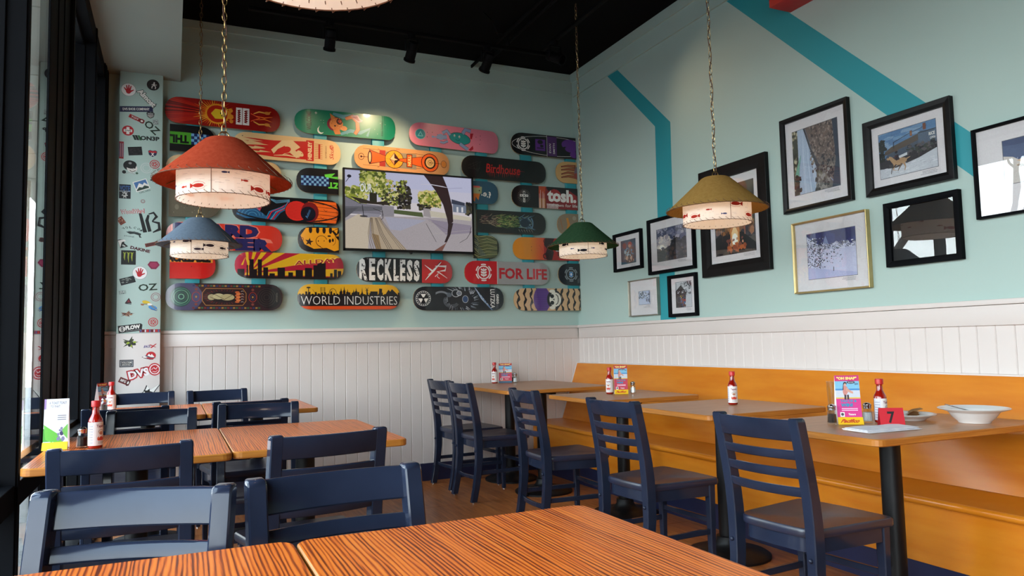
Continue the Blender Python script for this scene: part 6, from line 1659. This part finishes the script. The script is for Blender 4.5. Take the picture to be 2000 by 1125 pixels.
    if style in ('pink', 'rose', 'white'):
        a = Art(); yc = (232, 186, 24)
        a.rect(0, 0, 1, 1, yc); 
        if style != 'white': a.text('Pacifico', .5, .5, .72, .5, (190, 60, 30), bold=.05, shear=.25)
        hh = .028
        art_mesh('foot_flap', a, lambda u, v, h_: (-w2 - .001 + u * (2 * w2 + .002), y_b - .016 + .014 * v - h_, .001 + v * hh), [MATS['print_card']], r,
                 extra=[([(-w2 - .001, y_b - .0155, .001), (w2 + .001, y_b - .0155, .001), (w2 + .001, y_b - .001, hh), (-w2 - .001, y_b - .001, hh), (w2 + .001, y_b + .01, .001), (-w2 - .001, y_b + .01, .001)], [(0, 3, 2, 1), (2, 3, 5, 4)], 0)])
    return r
ZT = TZ + .0005
YW = .0
bottle((2.706, 3.135, ZT), -.45, 'red hot sauce bottle standing alone on an oak table')
bottle((2.645, 4.262, ZT), -.95, 'red hot sauce bottle left of the card, third bench table')
tent((2.715, 4.235, ZT), -.50, 'pink and red folded card between bottle and shaker, third bench table', 'rose', .188, .044)
shaker((2.790, 4.205, ZT), 'glass salt shaker with chrome lid, third bench table', 'salt', .078)
bottle((2.470, 5.80, .7785), -.9, 'small looking hot sauce bottle on the corner table by the wainscot')
tent((2.570, 5.80, .7785), -.42, 'red folded card with blue foot on the corner table', 'blue', .165, .055)
shaker((2.632, 5.735, .7785), 'glass salt shaker in front, right of the card on the corner table', 'salt', .082)
shaker((2.655, 5.83, .7785), 'second shaker tucked behind the card on the corner table', 'pepper', .082)
shaker((2.405, 2.208, ZT), 'glass pepper shaker left of the bright pink card', 'pepper', .080)
tent((2.475, 2.190, ZT), -.62, 'bright pink folded card with yellow foot beside the number card', 'pink', .192, .046)
shaker((2.565, 2.175, ZT), 'glass salt shaker between the pink card and the number card', 'salt', .080)
bottle((2.600, 2.140, ZT), .25, 'hot sauce bottle behind the red number card')
# number card
r = empty('number_card', (2.525, 2.034, ZT), -.63); tag(r, 'small red folded table number card showing 7', 'card')
a = Art(); a.rect(0, 0, 1, 1, (188, 20, 38)); a.text('7', .48, .5, .30, .62, (16, 12, 16), bold=.03)
w2, h_ = .044, .070
art_mesh('card', a, lambda u, v, h: (-w2 + u * 2 * w2, -.024 + .024 * v - h, .001 + v * h_), [MATS['print_card']], r)
a = Art(); a.rect(0, 0, 1, 1, (150, 14, 30))
art_mesh('back_panel', a, lambda u, v, h: (w2 - u * 2 * w2, .024 - .0235 * v + h, .001 + v * h_), [MATS['print_card']], r)
# napkins
nk = empty('napkin_stack', (2.405, 1.985, ZT), -.06); tag(nk, 'thin stack of white paper napkins before the number card', 'napkins')
for k in range(4):
    bm = bmesh.new(); rr = random.Random(k + 40)
    n = 12; hx, hy, th = .128 - .003 * k, .062 - .002 * k, .0016
    def zz(i, j): return .001 + k * .0024 + .0012 * (1 + math.sin(i * .8 + k * 1.7)) * (j / 4)
    up = [[bm.verts.new((-hx + 2 * hx * i / n, -hy + 2 * hy * j / 4, zz(i, j) + th)) for j in range(5)] for i in range(n + 1)]
    dn = [[bm.verts.new((-hx + 2 * hx * i / n, -hy + 2 * hy * j / 4, zz(i, j))) for j in range(5)] for i in range(n + 1)]
    for i in range(n):
        for j in range(4):
            bm.faces.new((up[i][j], up[i + 1][j], up[i + 1][j + 1], up[i][j + 1])); bm.faces.new((dn[i][j], dn[i][j + 1], dn[i + 1][j + 1], dn[i + 1][j]))
        bm.faces.new((up[i][0], dn[i][0], dn[i + 1][0], up[i + 1][0])); bm.faces.new((up[i][4], up[i + 1][4], dn[i + 1][4], dn[i][4]))
    for j in range(4):
        bm.faces.new((up[0][j], up[0][j + 1], dn[0][j + 1], dn[0][j])); bm.faces.new((up[n][j], dn[n][j], dn[n][j + 1], up[n][j + 1]))
    bmo('napkin', bm, MATS['paper_white'], nk, False, rot=(0, 0, rr.uniform(-.06, .06)), loc=(rr.uniform(-.006, .006), rr.uniform(-.004, .004), 0))
# plate with leftovers
pl = empty('plate', (2.770, 2.150, ZT)); tag(pl, 'white plate with leftover food behind the number card', 'plate')
bm = bmesh.new(); lathe(bm, [(0, .004), (.055, .004), (.056, .001), (.062, .001), (.066, .006), (.085, .016), (.104, .023), (.106, .026), (.103, .027), (.085, .020), (.064, .010), (0, .008)], 40)
bmo('dish', bm, MATS['porcelain'], pl, True)
lf = empty('tortilla_scraps', (2.780, 2.142, ZT + .010)); tag(lf, 'torn tan tortilla pieces on the plate', 'food')
for k in range(4):
    bm = bmesh.new(); rr = random.Random(k)
    P = [(.038 * math.cos(t_) * rr.uniform(.7, 1.1), .028 * math.sin(t_) * rr.uniform(.7, 1.1)) for t_ in [2 * PI * i / 7 for i in range(7)]]
    c = bm.verts.new((0, 0, .012)); vs = [bm.verts.new((x_, y_, rr.uniform(.0, .014))) for x_, y_ in P]
    for i in range(7): bm.faces.new((c, vs[i], vs[(i + 1) % 7]))
    bmesh.ops.solidify(bm, geom=bm.faces[:], thickness=.002)
    bmo('piece', bm, MATS['food_tan'], lf, True, loc=(-.01 + .03 * k - .02, -.02 + .014 * k, .004 + .004 * k), rot=(rr.uniform(-.3, .3), rr.uniform(-.3, .3), rr.uniform(0, 3)))
bm = bmesh.new(); rr = random.Random(9)
for k in range(40):
    q = Matrix.Translation((rr.gauss(0, .018), rr.gauss(0, .014), rr.uniform(0, .012))) @ Matrix.Rotation(rr.uniform(0, 3), 4, 'Z') @ Matrix.Diagonal((.009, .0035, .0025, 1))
    bmesh.ops.create_icosphere(bm, subdivisions=1, radius=1, matrix=q)
tag(bmo('salad_scraps', bm, MATS['food_green'], loc=(2.715, 2.165, ZT + .017)), 'shredded green and brown salad scraps on the plate', 'food', kind='stuff')
# bowl and spoon
bw = empty('bowl', (2.878, 1.942, ZT)); tag(bw, 'wide rimmed white bowl with a spoon at the right', 'bowl')
bm = bmesh.new(); lathe(bm, [(0, .003), (.048, .003), (.050, .0005), (.056, .0005), (.058, .006), (.076, .022), (.088, .040), (.092, .044), (.124, .054), (.127, .057), (.124, .0585), (.092, .049), (.084, .044), (.070, .024), (.05, .010), (0, .008)], 44)
bmo('dish', bm, MATS['porcelain'], bw, True)
bm = bmesh.new(); lathe(bm, [(0, .026), (.072, .0255), (.0735, .024), (0, .022)], 30)
sp_ = bmo('bowl_remains', bm, MATS['soup'], smooth=True, loc=(2.878, 1.942, ZT)); tag(sp_, 'creamy leftovers inside the white bowl', 'food')
bm = bmesh.new()
secs = []
for t_, w_, th in ((0, .004, .0015), (.02, .010, .002), (.045, .0125, .002), (.065, .008, .002), (.08, .0035, .002), (.13, .0035, .0016), (.17, .0055, .0014), (.18, .004, .001)):
    secs.append([Vector((t_, b_, a_)) for a_, b_ in [(-th, -w_ * .7), (-th, w_ * .7), (0, w_), (th, w_ * .7), (th, -w_ * .7), (0, -w_)]])
sweep(bm, secs)
tag(bmo('spoon', bm, MATS['chrome'], smooth=True, loc=(2.898, 1.917, ZT + .031), rot=(0, -.27, math.radians(168))), 'metal spoon leaning on the rim of the white bowl', 'spoon')
# drinking glass behind the pink card
dg = empty('drinking_glass', (2.560, 2.325, ZT)); tag(dg, 'tall empty ribbed glass behind the bright pink card', 'glass')
bm = bmesh.new(); lathe(bm, [(0, .001), (.026, .001), (.028, .004), (.031, .06), (.034, .10), (.036, .16), (.0345, .16), (.032, .10), (.029, .06), (.025, .012), (0, .010)], 24)
bmo('tumbler', bm, MATS['clear_glass'], dg, True)
# window side, middle row
tent((-.393, 3.265, ZT), -.02, 'white and green folded card by the window, middle row', 'white', .185, .040)
shaker((-.306, 3.240, ZT), 'glass pepper shaker by the window, middle row', 'pepper', .078)
bottle((-.260, 3.200, ZT), .9, 'nearest hot sauce bottle, by the window in the middle row')
# window side, far row
bottle((-.335, 5.12, ZT), -.3, 'hot sauce bottle by the window on the farthest row')
shaker((-.372, 5.11, ZT), 'shaker beside the sauce bottle on the farthest window table', 'pepper', .080)
tent((-.395, 5.25, ZT), .9, 'folded card seen edge on at the farthest window table', 'rose', .165, .040)
